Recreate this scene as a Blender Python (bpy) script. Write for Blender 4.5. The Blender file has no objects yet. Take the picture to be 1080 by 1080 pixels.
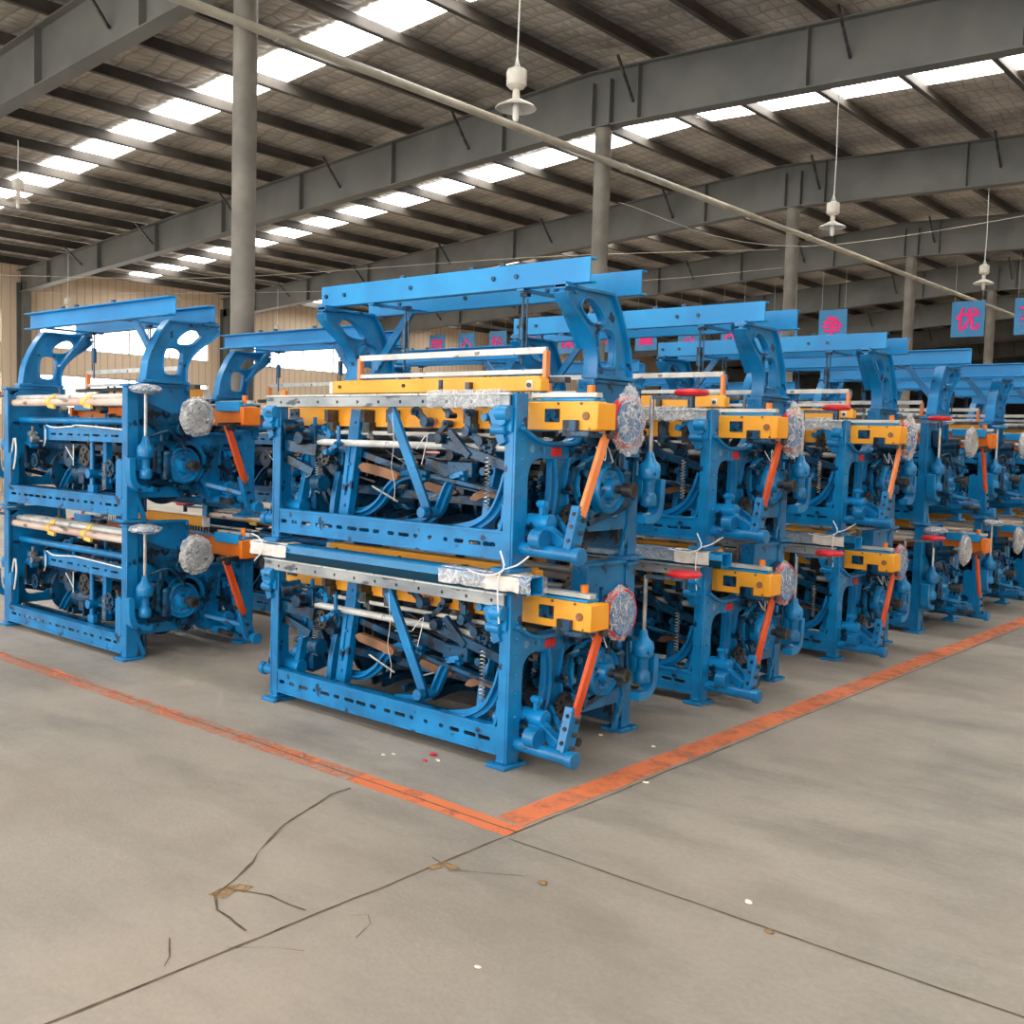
import bpy, bmesh, math, random
from mathutils import Vector, Matrix, noise
from mathutils.geometry import tessellate_polygon
random.seed(7)
PI = math.pi
COL = bpy.context.scene.collection

# ------------------------------------------------------------------ materials
def srgb(r, g, b):
    f = lambda c: (c/255/12.92) if c/255 <= .04045 else ((c/255+.055)/1.055)**2.4
    return (f(r), f(g), f(b), 1)

def nt(name):
    m = bpy.data.materials.new(name); m.use_nodes = True
    n = m.node_tree; n.nodes.clear()
    out = n.nodes.new('ShaderNodeOutputMaterial')
    return m, n, out

def pbsdf(n, col=None, rough=.5, metal=0, coat=0):
    b = n.nodes.new('ShaderNodeBsdfPrincipled')
    if col: b.inputs['Base Color'].default_value = col
    b.inputs['Roughness'].default_value = rough
    b.inputs['Metallic'].default_value = metal
    b.inputs['Coat Weight'].default_value = coat
    return b

def noisy(name, c1, c2, scale=8, rough=.5, metal=0, bump=0, bscale=60, coat=0, lo=.35, hi=.65, dirt=None, detail=4, stretch=None):
    m, n, out = nt(name)
    b = pbsdf(n, None, rough, metal, coat)
    tc = n.nodes.new('ShaderNodeTexCoord')
    vec = tc.outputs['Object']
    if stretch:
        mp = n.nodes.new('ShaderNodeMapping'); mp.inputs['Scale'].default_value = stretch
        n.links.new(vec, mp.inputs['Vector']); vec = mp.outputs['Vector']
    t = n.nodes.new('ShaderNodeTexNoise'); t.inputs['Scale'].default_value = scale; t.inputs['Detail'].default_value = detail
    n.links.new(vec, t.inputs['Vector'])
    r = n.nodes.new('ShaderNodeValToRGB')
    r.color_ramp.elements[0].position = lo; r.color_ramp.elements[0].color = c1
    r.color_ramp.elements[1].position = hi; r.color_ramp.elements[1].color = c2
    n.links.new(t.outputs['Fac'], r.inputs['Fac'])
    colout = r.outputs['Color']
    if dirt:
        t2 = n.nodes.new('ShaderNodeTexNoise'); t2.inputs['Scale'].default_value = dirt[1]; t2.inputs['Detail'].default_value = 6
        n.links.new(vec, t2.inputs['Vector'])
        r2 = n.nodes.new('ShaderNodeValToRGB'); r2.color_ramp.elements[0].position = dirt[2]; r2.color_ramp.elements[1].position = dirt[2]+.04
        r2.color_ramp.elements[0].color = (0, 0, 0, 1); r2.color_ramp.elements[1].color = (1, 1, 1, 1)
        n.links.new(t2.outputs['Fac'], r2.inputs['Fac'])
        mx = n.nodes.new('ShaderNodeMix'); mx.data_type = 'RGBA'
        n.links.new(r2.outputs['Color'], mx.inputs['Factor']); n.links.new(colout, mx.inputs['A']); mx.inputs['B'].default_value = dirt[0]
        colout = mx.outputs['Result']
    n.links.new(colout, b.inputs['Base Color'])
    if bump:
        t3 = n.nodes.new('ShaderNodeTexNoise'); t3.inputs['Scale'].default_value = bscale; t3.inputs['Detail'].default_value = 3
        n.links.new(tc.outputs['Object'], t3.inputs['Vector'])
        bp = n.nodes.new('ShaderNodeBump'); bp.inputs['Strength'].default_value = bump; bp.inputs['Distance'].default_value = .01
        n.links.new(t3.outputs['Fac'], bp.inputs['Height']); n.links.new(bp.outputs['Normal'], b.inputs['Normal'])
    n.links.new(b.outputs['BSDF'], out.inputs['Surface'])
    return m

def plastic_mat(name, col, alpha, scale=26):
    """crumpled clear film: see-through with bright creases"""
    m, n, out = nt(name)
    b = pbsdf(n, col, .18); b.inputs['Specular IOR Level'].default_value = .9
    tr = n.nodes.new('ShaderNodeBsdfTransparent')
    mx = n.nodes.new('ShaderNodeMixShader')
    tc = n.nodes.new('ShaderNodeTexCoord')
    def ridge(sc_, lo, hi):
        t = n.nodes.new('ShaderNodeTexNoise'); t.inputs['Scale'].default_value = sc_; t.inputs['Detail'].default_value = 4; t.inputs['Distortion'].default_value = 1.2
        n.links.new(tc.outputs['Object'], t.inputs['Vector'])
        a = n.nodes.new('ShaderNodeMath'); a.operation = 'SUBTRACT'; a.inputs[1].default_value = .5; n.links.new(t.outputs['Fac'], a.inputs[0])
        b2 = n.nodes.new('ShaderNodeMath'); b2.operation = 'ABSOLUTE'; n.links.new(a.outputs[0], b2.inputs[0])
        mr = n.nodes.new('ShaderNodeMapRange'); mr.inputs['From Max'].default_value = .05; mr.inputs['To Min'].default_value = hi; mr.inputs['To Max'].default_value = lo
        n.links.new(b2.outputs[0], mr.inputs['Value']); return mr.outputs['Result'], t.outputs['Fac']
    r1, n1 = ridge(scale*.5, alpha*.6, min(.95, alpha+.45)); r2, n2 = ridge(scale*1.3, alpha, min(.9, alpha+.3))
    mxx = n.nodes.new('ShaderNodeMath'); mxx.operation = 'MAXIMUM'; n.links.new(r1, mxx.inputs[0]); n.links.new(r2, mxx.inputs[1]); n.links.new(mxx.outputs[0], mx.inputs['Fac'])
    bp = n.nodes.new('ShaderNodeBump'); bp.inputs['Strength'].default_value = 1; bp.inputs['Distance'].default_value = .04
    n.links.new(n2, bp.inputs['Height']); n.links.new(bp.outputs['Normal'], b.inputs['Normal'])
    n.links.new(tr.outputs[0], mx.inputs[1]); n.links.new(b.outputs[0], mx.inputs[2]); n.links.new(mx.outputs[0], out.inputs['Surface'])
    return m

def emis(name, col, s):
    m, n, out = nt(name)
    e = n.nodes.new('ShaderNodeEmission'); e.inputs['Color'].default_value = col; e.inputs['Strength'].default_value = s
    n.links.new(e.outputs[0], out.inputs['Surface']); return m

M = {}
M['blue'] = noisy('blue_enamel', srgb(2, 103, 156), srgb(5, 131, 192), 5, .34, bump=.12, bscale=70, coat=.15, dirt=(srgb(10, 48, 78), 11, .63))
M['blue2'] = noisy('blue_enamel_beam', srgb(6, 130, 192), srgb(14, 147, 208), 3, .4, bump=.05, bscale=40)
M['bluedark'] = noisy('blue_enamel_oily_shaded', srgb(3, 40, 64), srgb(5, 80, 118), 7, .3, bump=.2, bscale=60, dirt=(srgb(8, 18, 28), 14, .54))  # oily blue, darkened further to paint in the shade inside the looms
M['orange'] = noisy('orange_wood', srgb(244, 158, 34), srgb(252, 178, 58), 4, .4, dirt=(srgb(206, 104, 30), 9, .67))
M['orangedeep'] = noisy('deep_orange_wood', srgb(226, 108, 22), srgb(240, 134, 34), 6, .4, dirt=(srgb(120, 50, 20), 9, .66))
M['stick'] = noisy('red_varnished_wood', srgb(196, 66, 20), srgb(226, 92, 36), 14, .38, stretch=(1, 1, .2), dirt=(srgb(110, 34, 16), 12, .64))
M['stickpale'] = noisy('pale_orange_wood', srgb(238, 128, 66), srgb(250, 156, 96), 12, .45, stretch=(1, 1, .2))
M['steel'] = noisy('bright_steel', srgb(150, 150, 150), srgb(205, 205, 200), 12, .35, .7, dirt=(srgb(84, 84, 84), 18, .62))
M['steeldark'] = noisy('oily_steel', srgb(48, 48, 50), srgb(92, 92, 92), 12, .35, .6)
M['alu'] = noisy('pale_metal_rail', srgb(188, 188, 182), srgb(222, 220, 212), 8, .45, .25, dirt=(srgb(120, 122, 122), 14, .64))
M['barface'] = noisy('dull_steel_bar', srgb(128, 134, 138), srgb(176, 178, 176), 9, .4, .35, dirt=(srgb(84, 92, 98), 10, .6), stretch=(.4, 1, 1))
M['hole'] = noisy('dark_gap', srgb(14, 22, 30), srgb(22, 34, 44), 6, .8)
M['black'] = noisy('black_rubber', srgb(18, 18, 20), srgb(34, 34, 36), 6, .6)
M['brown'] = noisy('brown_leather', srgb(104, 70, 46), srgb(146, 102, 70), 9, .6)
M['paper'] = noisy('paper_tag', srgb(230, 214, 190), srgb(245, 235, 220), 9, .7)
M['pink'] = noisy('pink_tag', srgb(222, 140, 120), srgb(240, 170, 150), 9, .6)
M['red'] = noisy('red_paint', srgb(190, 24, 34), srgb(220, 40, 46), 9, .4)
M['yellow'] = noisy('yellow_tape', srgb(224, 176, 70), srgb(240, 205, 110), 9, .5)
M['kraft'] = noisy('wrapped_roller', srgb(196, 160, 142), srgb(226, 206, 190), 9, .35, dirt=(srgb(120, 104, 92), 12, .62), stretch=(.3, 1, 1))
M['string'] = noisy('white_string', srgb(222, 222, 214), srgb(240, 240, 235), 9, .7)
M['film'] = plastic_mat('clear_plastic_film', (.95, .96, .97, 1), .22, 20)
M['filmwhite'] = plastic_mat('white_plastic_film', (.92, .9, .88, 1), .42, 14)
M['filmgrey'] = plastic_mat('grey_plastic_film', (.38, .44, .5, 1), .7, 14)
M['foam'] = noisy('white_foam_wrap', srgb(210, 200, 190), srgb(236, 226, 214), 16, .6, bump=.6, bscale=40)
M['column'] = noisy('grey_column_paint', srgb(104, 98, 88), srgb(128, 121, 109), 3, .55)
M['frame'] = noisy('grey_steel_paint', srgb(92, 92, 86), srgb(110, 109, 102), 1.2, .6)
M['purlin'] = noisy('purlin_steel', srgb(60, 54, 48), srgb(82, 75, 67), 2, .65)
M['pipe'] = noisy('painted_pipe', srgb(166, 158, 140), srgb(192, 184, 166), 3, .5)
M['lamp'] = noisy('lamp_enamel', srgb(196, 188, 174), srgb(222, 214, 200), 9, .4)
M['bulb'] = noisy('white_glass_bulb', srgb(236, 232, 220), srgb(248, 245, 236), 9, .2)
M['signblue'] = noisy('sign_blue', srgb(56, 132, 186), srgb(70, 146, 196), 2, .5)
M['signpink'] = noisy('sign_pink', srgb(255, 20, 120), srgb(255, 40, 135), 2, .5)
M['crack'] = noisy('floor_crack_dirt', srgb(74, 60, 46), srgb(112, 94, 72), 14, .9)
M['crumble'] = noisy('crumbled_concrete', srgb(120, 92, 62), srgb(160, 132, 96), 30, .95, bump=.8, bscale=80)
M['skylight'] = emis('skylight_daylight', (1, .98, .95, 1), 10.0)
M['window'] = emis('window_daylight', (1, .97, .94, 1), 3.2)

def floor_mat():
    m, n, out = nt('worn_concrete')
    b = pbsdf(n, None, .55)
    tc = n.nodes.new('ShaderNodeTexCoord')
    def ns(scale, detail, rough=.6, stretch=None):
        t = n.nodes.new('ShaderNodeTexNoise'); t.inputs['Scale'].default_value = scale; t.inputs['Detail'].default_value = detail; t.inputs['Roughness'].default_value = rough
        if stretch:
            mp = n.nodes.new('ShaderNodeMapping'); mp.inputs['Scale'].default_value = stretch
            n.links.new(tc.outputs['Object'], mp.inputs['Vector']); n.links.new(mp.outputs['Vector'], t.inputs['Vector'])
        else: n.links.new(tc.outputs['Object'], t.inputs['Vector'])
        return t
    def ramp(src, p0, c0, p1, c1):
        r = n.nodes.new('ShaderNodeValToRGB'); e = r.color_ramp.elements
        e[0].position = p0; e[0].color = c0; e[1].position = p1; e[1].color = c1
        n.links.new(src, r.inputs['Fac']); return r.outputs['Color']
    def mix(fac, a, bb, mode='MIX'):
        x = n.nodes.new('ShaderNodeMix'); x.data_type = 'RGBA'; x.blend_type = mode
        if isinstance(fac, float): x.inputs['Factor'].default_value = fac
        else: n.links.new(fac, x.inputs['Factor'])
        for s, k in ((a, 'A'), (bb, 'B')):
            if isinstance(s, tuple): x.inputs[k].default_value = s
            else: n.links.new(s, x.inputs[k])
        return x.outputs['Result']
    base = ramp(ns(.55, 6).outputs['Fac'], .3, srgb(136, 129, 118), .7, srgb(166, 157, 144))
    blot = ramp(ns(1.6, 5, .6, (.6, 1.5, 1)).outputs['Fac'], .46, (0, 0, 0, 1), .72, (.75, .75, .75, 1))
    c = mix(blot, base, srgb(112, 107, 98))
    fine = ramp(ns(38, 5, .7).outputs['Fac'], .3, (.86, .86, .86, 1), .75, (1.08, 1.08, 1.06, 1))
    c = mix(1.0, c, fine, 'MULTIPLY')
    warm = ramp(ns(.35, 3).outputs['Fac'], .45, (0, 0, 0, 1), .7, (.5, .5, .5, 1))
    c = mix(warm, c, srgb(172, 156, 139))
    n.links.new(c, b.inputs['Base Color'])
    rr = ramp(ns(3, 4).outputs['Fac'], .3, (.42, .42, .42, 1), .7, (.68, .68, .68, 1)); n.links.new(rr, b.inputs['Roughness'])
    bp = n.nodes.new('ShaderNodeBump'); bp.inputs['Strength'].default_value = .18; bp.inputs['Distance'].default_value = .01
    n.links.new(ns(60, 4).outputs['Fac'], bp.inputs['Height']); n.links.new(bp.outputs['Normal'], b.inputs['Normal'])
    n.links.new(b.outputs[0], out.inputs['Surface']); return m
M['floor'] = floor_mat()

def paint_mat():
    m, n, out = nt('worn_orange_floor_paint')
    b = pbsdf(n, srgb(226, 124, 76), .55); tr = n.nodes.new('ShaderNodeBsdfTransparent'); mx = n.nodes.new('ShaderNodeMixShader')
    tc = n.nodes.new('ShaderNodeTexCoord')
    t = n.nodes.new('ShaderNodeTexNoise'); t.inputs['Scale'].default_value = 5; t.inputs['Detail'].default_value = 10; t.inputs['Roughness'].default_value = .72
    n.links.new(tc.outputs['Object'], t.inputs['Vector'])
    # wear grows towards the far left of the line (attribute painted per vertex)
    a = n.nodes.new('ShaderNodeAttribute'); a.attribute_name = 'wear'
    ad = n.nodes.new('ShaderNodeMath'); ad.operation = 'ADD'; n.links.new(t.outputs['Fac'], ad.inputs[0]); n.links.new(a.outputs['Fac'], ad.inputs[1])
    mr = n.nodes.new('ShaderNodeMapRange'); mr.inputs['From Min'].default_value = .44; mr.inputs['From Max'].default_value = .66; mr.inputs['To Min'].default_value = .88; mr.inputs['To Max'].default_value = .15
    n.links.new(ad.outputs[0], mr.inputs['Value']); n.links.new(mr.outputs['Result'], mx.inputs['Fac'])
    n.links.new(tr.outputs[0], mx.inputs[1]); n.links.new(b.outputs[0], mx.inputs[2]); n.links.new(mx.outputs[0], out.inputs['Surface'])
    return m
M['linepaint'] = paint_mat()

def foil_mat():
    m, n, out = nt('quilted_foil_insulation')
    b = pbsdf(n, None, .5, .15)
    tc = n.nodes.new('ShaderNodeTexCoord')
    mp = n.nodes.new('ShaderNodeMapping'); mp.inputs['Rotation'].default_value = (0, 0, .0)
    n.links.new(tc.outputs['Object'], mp.inputs['Vector'])
    w1 = n.nodes.new('ShaderNodeTexWave'); w1.bands_direction = 'X'; w1.inputs['Scale'].default_value = 1.9; w1.inputs['Distortion'].default_value = 5; w1.inputs['Detail'].default_value = 2
    w2 = n.nodes.new('ShaderNodeTexWave'); w2.bands_direction = 'Y'; w2.inputs['Scale'].default_value = 1.1; w2.inputs['Distortion'].default_value = 5; w2.inputs['Detail'].default_value = 2
    for w in (w1, w2): n.links.new(mp.outputs['Vector'], w.inputs['Vector'])
    mn = n.nodes.new('ShaderNodeMath'); mn.operation = 'MINIMUM'; n.links.new(w1.outputs['Fac'], mn.inputs[0]); n.links.new(w2.outputs['Fac'], mn.inputs[1])
    t = n.nodes.new('ShaderNodeTexNoise'); t.inputs['Scale'].default_value = 1.3; t.inputs['Detail'].default_value = 6; n.links.new(tc.outputs['Object'], t.inputs['Vector'])
    r = n.nodes.new('ShaderNodeValToRGB'); e = r.color_ramp.elements
    e[0].position = .3; e[0].color = srgb(156, 146, 134); e[1].position = .7; e[1].color = srgb(210, 201, 188)
    n.links.new(t.outputs['Fac'], r.inputs['Fac'])
    r2 = n.nodes.new('ShaderNodeValToRGB'); e = r2.color_ramp.elements
    e[0].position = .0; e[0].color = (.62, .61, .6, 1); e[1].position = .10; e[1].color = (1, 1, 1, 1)
    n.links.new(mn.outputs[0], r2.inputs['Fac'])
    x = n.nodes.new('ShaderNodeMix'); x.data_type = 'RGBA'; x.blend_type = 'MULTIPLY'; x.inputs['Factor'].default_value = 1
    n.links.new(r.outputs['Color'], x.inputs['A']); n.links.new(r2.outputs['Color'], x.inputs['B']); n.links.new(x.outputs['Result'], b.inputs['Base Color'])
    bp = n.nodes.new('ShaderNodeBump'); bp.inputs['Strength'].default_value = .45; bp.inputs['Distance'].default_value = .04
    n.links.new(mn.outputs[0], bp.inputs['Height']); n.links.new(bp.outputs['Normal'], b.inputs['Normal'])
    n.links.new(b.outputs[0], out.inputs['Surface']); return m
M['foil'] = foil_mat()

def cladding_mat():
    m, n, out = nt('corrugated_tan_cladding')
    b = pbsdf(n, None, .6)
    tc = n.nodes.new('ShaderNodeTexCoord')
    sp = n.nodes.new('ShaderNodeSeparateXYZ'); n.links.new(tc.outputs['Object'], sp.inputs[0])
    ad = n.nodes.new('ShaderNodeMath'); ad.operation = 'ADD'; n.links.new(sp.outputs['X'], ad.inputs[0]); n.links.new(sp.outputs['Y'], ad.inputs[1])
    mu = n.nodes.new('ShaderNodeMath'); mu.operation = 'MULTIPLY'; mu.inputs[1].default_value = 4.6; n.links.new(ad.outputs[0], mu.inputs[0])
    fr = n.nodes.new('ShaderNodeMath'); fr.operation = 'FRACT'; n.links.new(mu.outputs[0], fr.inputs[0])
    r = n.nodes.new('ShaderNodeValToRGB'); e = r.color_ramp.elements
    e[0].position = .0; e[0].color = srgb(176, 152, 126); e[1].position = .16; e[1].color = srgb(232, 208, 180)
    n.links.new(fr.outputs[0], r.inputs['Fac']); n.links.new(r.outputs['Color'], b.inputs['Base Color'])
    bp = n.nodes.new('ShaderNodeBump'); bp.inputs['Strength'].default_value = .6; bp.inputs['Distance'].default_value = .03
    n.links.new(r.outputs['Color'], bp.inputs['Height']); n.links.new(bp.outputs['Normal'], b.inputs['Normal'])
    n.links.new(b.outputs[0], out.inputs['Surface']); return m
M['wall'] = cladding_mat()

# ------------------------------------------------------------------ mesh builder
class MB:
    def __init__(s): s.bm = bmesh.new()
    def _quad(s, vs):
        try: s.bm.faces.new(vs)
        except ValueError: pass
    def box(s, x0, x1, y0, y1, z0, z1):
        v = [s.bm.verts.new((x, y, z)) for z in (z0, z1) for y in (y0, y1) for x in (x0, x1)]
        for f in ((0, 2, 3, 1), (4, 5, 7, 6), (0, 1, 5, 4), (2, 6, 7, 3), (0, 4, 6, 2), (1, 3, 7, 5)): s._quad([v[i] for i in f])
        return s
    def bar(s, a, b, w, h, up=(0, 0, 1)):
        a = Vector(a); b = Vector(b); d = (b-a).normalized(); up = Vector(up)
        if abs(d.dot(up)) > .97: up = Vector((0, 1, 0))
        sd = d.cross(up).normalized(); u = sd.cross(d).normalized()
        v = [s.bm.verts.new(p+sd*(w/2*i)+u*(h/2*j)) for p in (a, b) for i, j in ((-1, -1), (1, -1), (1, 1), (-1, 1))]
        for f in ((3, 2, 1, 0), (4, 5, 6, 7), (0, 1, 5, 4), (1, 2, 6, 5), (2, 3, 7, 6), (3, 0, 4, 7)): s._quad([v[i] for i in f])
        return s
    def cyl(s, a, b, r, seg=14, r2=None, cap=True):
        return s.tube([a, b], r, seg, [r, r if r2 is None else r2], cap)
    def tube(s, path, r, seg=8, radii=None, cap=True):
        P = [Vector(p) for p in path]; n = len(P); rings = []; ref = None
        for i, p in enumerate(P):
            d = (P[min(i+1, n-1)]-P[max(i-1, 0)])
            if d.length < 1e-9: d = Vector((0, 0, 1))
            d.normalize()
            if ref is None:
                ref = Vector((0, 0, 1)) if abs(d.z) < .9 else Vector((1, 0, 0))
            sd = d.cross(ref)
            if sd.length < 1e-4: ref = Vector((0, 1, 0)); sd = d.cross(ref)
            sd.normalize(); u = sd.cross(d).normalized(); ref = u
            rr = radii[i] if radii else r
            rings.append([s.bm.verts.new(p+sd*math.cos(2*PI*k/seg)*rr+u*math.sin(2*PI*k/seg)*rr) for k in range(seg)])
        for i in range(n-1):
            for k in range(seg): s._quad([rings[i][k], rings[i][(k+1) % seg], rings[i+1][(k+1) % seg], rings[i+1][k]])
        if cap: s._quad(rings[0][::-1]); s._quad(rings[-1])
        return s
    def plate(s, outer, holes, T, t0, t1):
        """outline with holes; T(u, v, t) -> 3D; solid between t0 and t1"""
        loops = [list(outer)]+[list(h) for h in holes]
        tri = tessellate_polygon([[Vector((p[0], p[1], 0)) for p in l] for l in loops])
        flat = [p for l in loops for p in l]
        A = [s.bm.verts.new(T(p[0], p[1], t0)) for p in flat]; B = [s.bm.verts.new(T(p[0], p[1], t1)) for p in flat]
        for t in tri:
            s._quad([A[i] for i in t]); s._quad([B[i] for i in reversed(t)])
        o = 0
        for l in loops:
            n = len(l)
            for i in range(n):
                j = (i+1) % n
                s._quad([A[o+i], A[o+j], B[o+j], B[o+i]])
            o += n
        return s
    def ribbon(s, pts, w, T, t0, t1):
        """band of width w (number or list) along a 2D polyline, as a solid"""
        n = len(pts); L = []; R = []
        for i, p in enumerate(pts):
            a = pts[max(i-1, 0)]; b = pts[min(i+1, n-1)]
            dx, dy = b[0]-a[0], b[1]-a[1]; l = math.hypot(dx, dy) or 1
            ww = (w[i] if isinstance(w, (list, tuple)) else w)/2
            L.append((p[0]-dy/l*ww, p[1]+dx/l*ww)); R.append((p[0]+dy/l*ww, p[1]-dx/l*ww))
        V = [[s.bm.verts.new(T(q[0], q[1], t)) for q in row] for row, t in ((L, t0), (R, t0), (R, t1), (L, t1))]
        for i in range(n-1):
            for k in range(4):
                m = (k+1) % 4
                s._quad([V[k][i], V[m][i], V[m][i+1], V[k][i+1]])
        s._quad([V[k][0] for k in range(4)]); s._quad([V[k][-1] for k in (3, 2, 1, 0)])
        return s
    def lathe(s, prof, c, axis='z', seg=18):
        c = Vector(c); rings = []
        for r, h in prof:
            ring = []
            for k in range(seg):
                a = 2*PI*k/seg; u, v = r*math.cos(a), r*math.sin(a)
                p = Vector((u, v, h)) if axis == 'z' else (Vector((h, u, v)) if axis == 'x' else Vector((u, h, v)))
                ring.append(s.bm.verts.new(c+p))
            rings.append(ring)
        for i in range(len(rings)-1):
            for k in range(seg): s._quad([rings[i][k], rings[i][(k+1) % seg], rings[i+1][(k+1) % seg], rings[i+1][k]])
        if prof[0][0] > .09 or (prof[0][0] > .04 and axis == 'x' and len(prof) == 4):
            for k in range(seg): s._quad([rings[-1][k], rings[-1][(k+1) % seg], rings[0][(k+1) % seg], rings[0][k]])
        else: s._quad(rings[0][::-1]); s._quad(rings[-1])
        return s
    def bolt(s, c, axis, r=.011, h=.012):
        c = Vector(c); d = {'x': Vector((1, 0, 0)), 'y': Vector((0, 1, 0)), 'z': Vector((0, 0, 1)), '-x': Vector((-1, 0, 0)), '-y': Vector((0, -1, 0))}[axis]
        return s.cyl(c-d*.003, c+d*h, r, 6)
    def each(s, name, mat, parent=None, bev=0):
        """every separate piece becomes an object of its own"""
        bm = s.bm; bmesh.ops.remove_doubles(bm, verts=bm.verts, dist=1e-6); bm.verts.ensure_lookup_table(); seen = set(); isl = []
        for v in bm.verts:
            if v.index in seen: continue
            st = [v]; seen.add(v.index); comp = []
            while st:
                q = st.pop(); comp.append(q)
                for e in q.link_edges:
                    w_ = e.other_vert(q)
                    if w_.index not in seen: seen.add(w_.index); st.append(w_)
            isl.append(comp)
        bb = [([min(v.co[k] for v in c)-.004 for k in range(3)], [max(v.co[k] for v in c)+.004 for k in range(3)]) for c in isl]
        par = list(range(len(isl)))
        def fd(a):
            while par[a] != a: a = par[a]
            return a
        for a in range(len(isl)):
            for b in range(a):
                if all(bb[a][0][k] < bb[b][1][k] and bb[b][0][k] < bb[a][1][k] for k in range(3)): par[fd(a)] = fd(b)
        out = []
        for r in sorted(set(fd(a) for a in range(len(isl)))):
            mb = MB(); mp = {}
            for a in range(len(isl)):
                if fd(a) == r:
                    for v in isl[a]: mp[v.index] = mb.bm.verts.new(v.co)
            for f in bm.faces:
                if f.verts[0].index in mp: mb.bm.faces.new([mp[v.index] for v in f.verts])
            out.append(mb.build(name, mat, parent, bev))
        bm.free(); return out
    def build(s, name, mat, parent=None, bev=0, smooth=True, xf=None):
        bm = s.bm
        bmesh.ops.remove_doubles(bm, verts=bm.verts, dist=1e-6)
        bmesh.ops.recalc_face_normals(bm, faces=bm.faces)
        if bev:
            ed = [e for e in bm.edges if len(e.link_faces) == 2 and e.calc_face_angle(0) > .75]
            try: bmesh.ops.bevel(bm, geom=ed, offset=bev, segments=1, affect='EDGES', clamp_overlap=True)
            except Exception: pass
        if xf: bm.transform(xf)
        me = bpy.data.meshes.new(name); bm.to_mesh(me); bm.free()
        if smooth:
            for p in me.polygons: p.use_smooth = True
            try: me.set_sharp_from_angle(angle=math.radians(38))
            except Exception: pass
        me.materials.append(mat)
        o = bpy.data.objects.new(name, me); COL.objects.link(o)
        if parent: o.parent = parent
        return o

YZ = lambda u, v, t: Vector((t, u, v))      # plate standing across the loom
XZ = lambda u, v, t: Vector((u, t, v))      # plate along the loom
XY = lambda u, v, t: Vector((u, v, t))

def tag(o, label=None, cat=None, group=None, kind=None):
    if label: o['label'] = label
    if cat: o['category'] = cat
    if group: o['group'] = group
    if kind: o['kind'] = kind
    return o
def empty(name, loc, rz=0, label=None, cat=None, group=None):
    o = bpy.data.objects.new(name, None); COL.objects.link(o); o.location = loc; o.rotation_euler = (0, 0, rz)
    o.empty_display_size = .1
    return tag(o, label, cat, group)
def copy_tree(o, kids, parent=None, skip=()):
    c = o.copy(); COL.objects.link(c); c.parent = parent
    for ch in kids.get(o.name, []):
        if ch.name.split('.')[0] not in skip: copy_tree(ch, kids, c, skip)
    return c
def kid_map():
    k = {}
    for o in bpy.data.objects:
        if o.parent: k.setdefault(o.parent.name, []).append(o)
    return k
def rrect(x0, x1, y0, y1, r=.02, n=4):
    pts = []
    for cx, cy, a0 in ((x1-r, y1-r, 0), (x0+r, y1-r, 90), (x0+r, y0+r, 180), (x1-r, y0+r, 270)):
        for i in range(n+1):
            a = math.radians(a0+90*i/n); pts.append((cx+r*math.cos(a), cy+r*math.sin(a)))
    return pts
def smooth_path(P, n=5):
    out = []
    P = [Vector(p) for p in P]
    for i in range(len(P)-1):
        p0 = P[max(i-1, 0)]; p1 = P[i]; p2 = P[i+1]; p3 = P[min(i+2, len(P)-1)]
        for k in range(n):
            t = k/n
            out.append(.5*((2*p1)+(p2-p0)*t+(2*p0-5*p1+4*p2-p3)*t*t+(3*p1-p0-3*p2+p3)*t**3))
    out.append(P[-1]); return out
def sp2(P, n=5): return [(p.x, p.y) for p in smooth_path([(a, b, 0) for a, b in P], n)]

# ------------------------------------------------------------------ the loom
W = .95      # half width
DP = 1.05    # depth
HS = .97     # stacking height

def film_blob(name, mat, parent, c, r, seed=0, nz=.25, droop=0, flat=None):
    bm = bmesh.new(); bmesh.ops.create_icosphere(bm, subdivisions=4, radius=1)
    for v in bm.verts:
        p = v.co.copy(); k = 1+nz*(noise.noise(p*2.2+Vector((seed, 0, 0)))+.6*noise.noise(p*5.5+Vector((seed, 3, 0)))+.35*noise.noise(p*11+Vector((0, seed, 0))))
        v.co = Vector((p.x*r[0]*k, p.y*r[1]*k, p.z*r[2]*k))
        if droop: v.co.y *= 1-droop*max(0, p.z); 
        v.co += Vector(c)
    mb = MB(); mb.bm.free(); mb.bm = bm
    return mb.build(name, mat, parent)

def slotted(mb, x0, x1, z0, z1, y0, y1, n, seed=1):
    """rail with a row of cast slots"""
    rnd = random.Random(seed); holes = []; step = (x1-x0-.08)/n; zm = (z0+z1)/2; hh = (z1-z0)*.085
    for i in range(n):
        L = step*rnd.choice((.28, .5, .66, .8)); c = x0+.04+step*(i+.5)+rnd.uniform(-.1, .1)*step
        holes.append(rrect(c-L/2, c+L/2, zm-hh, zm+hh, hh*.9, 3))
    mb.plate([(x0, z0), (x1, z0), (x1, z1), (x0, z1)], holes, XZ, y0, y1)

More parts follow.
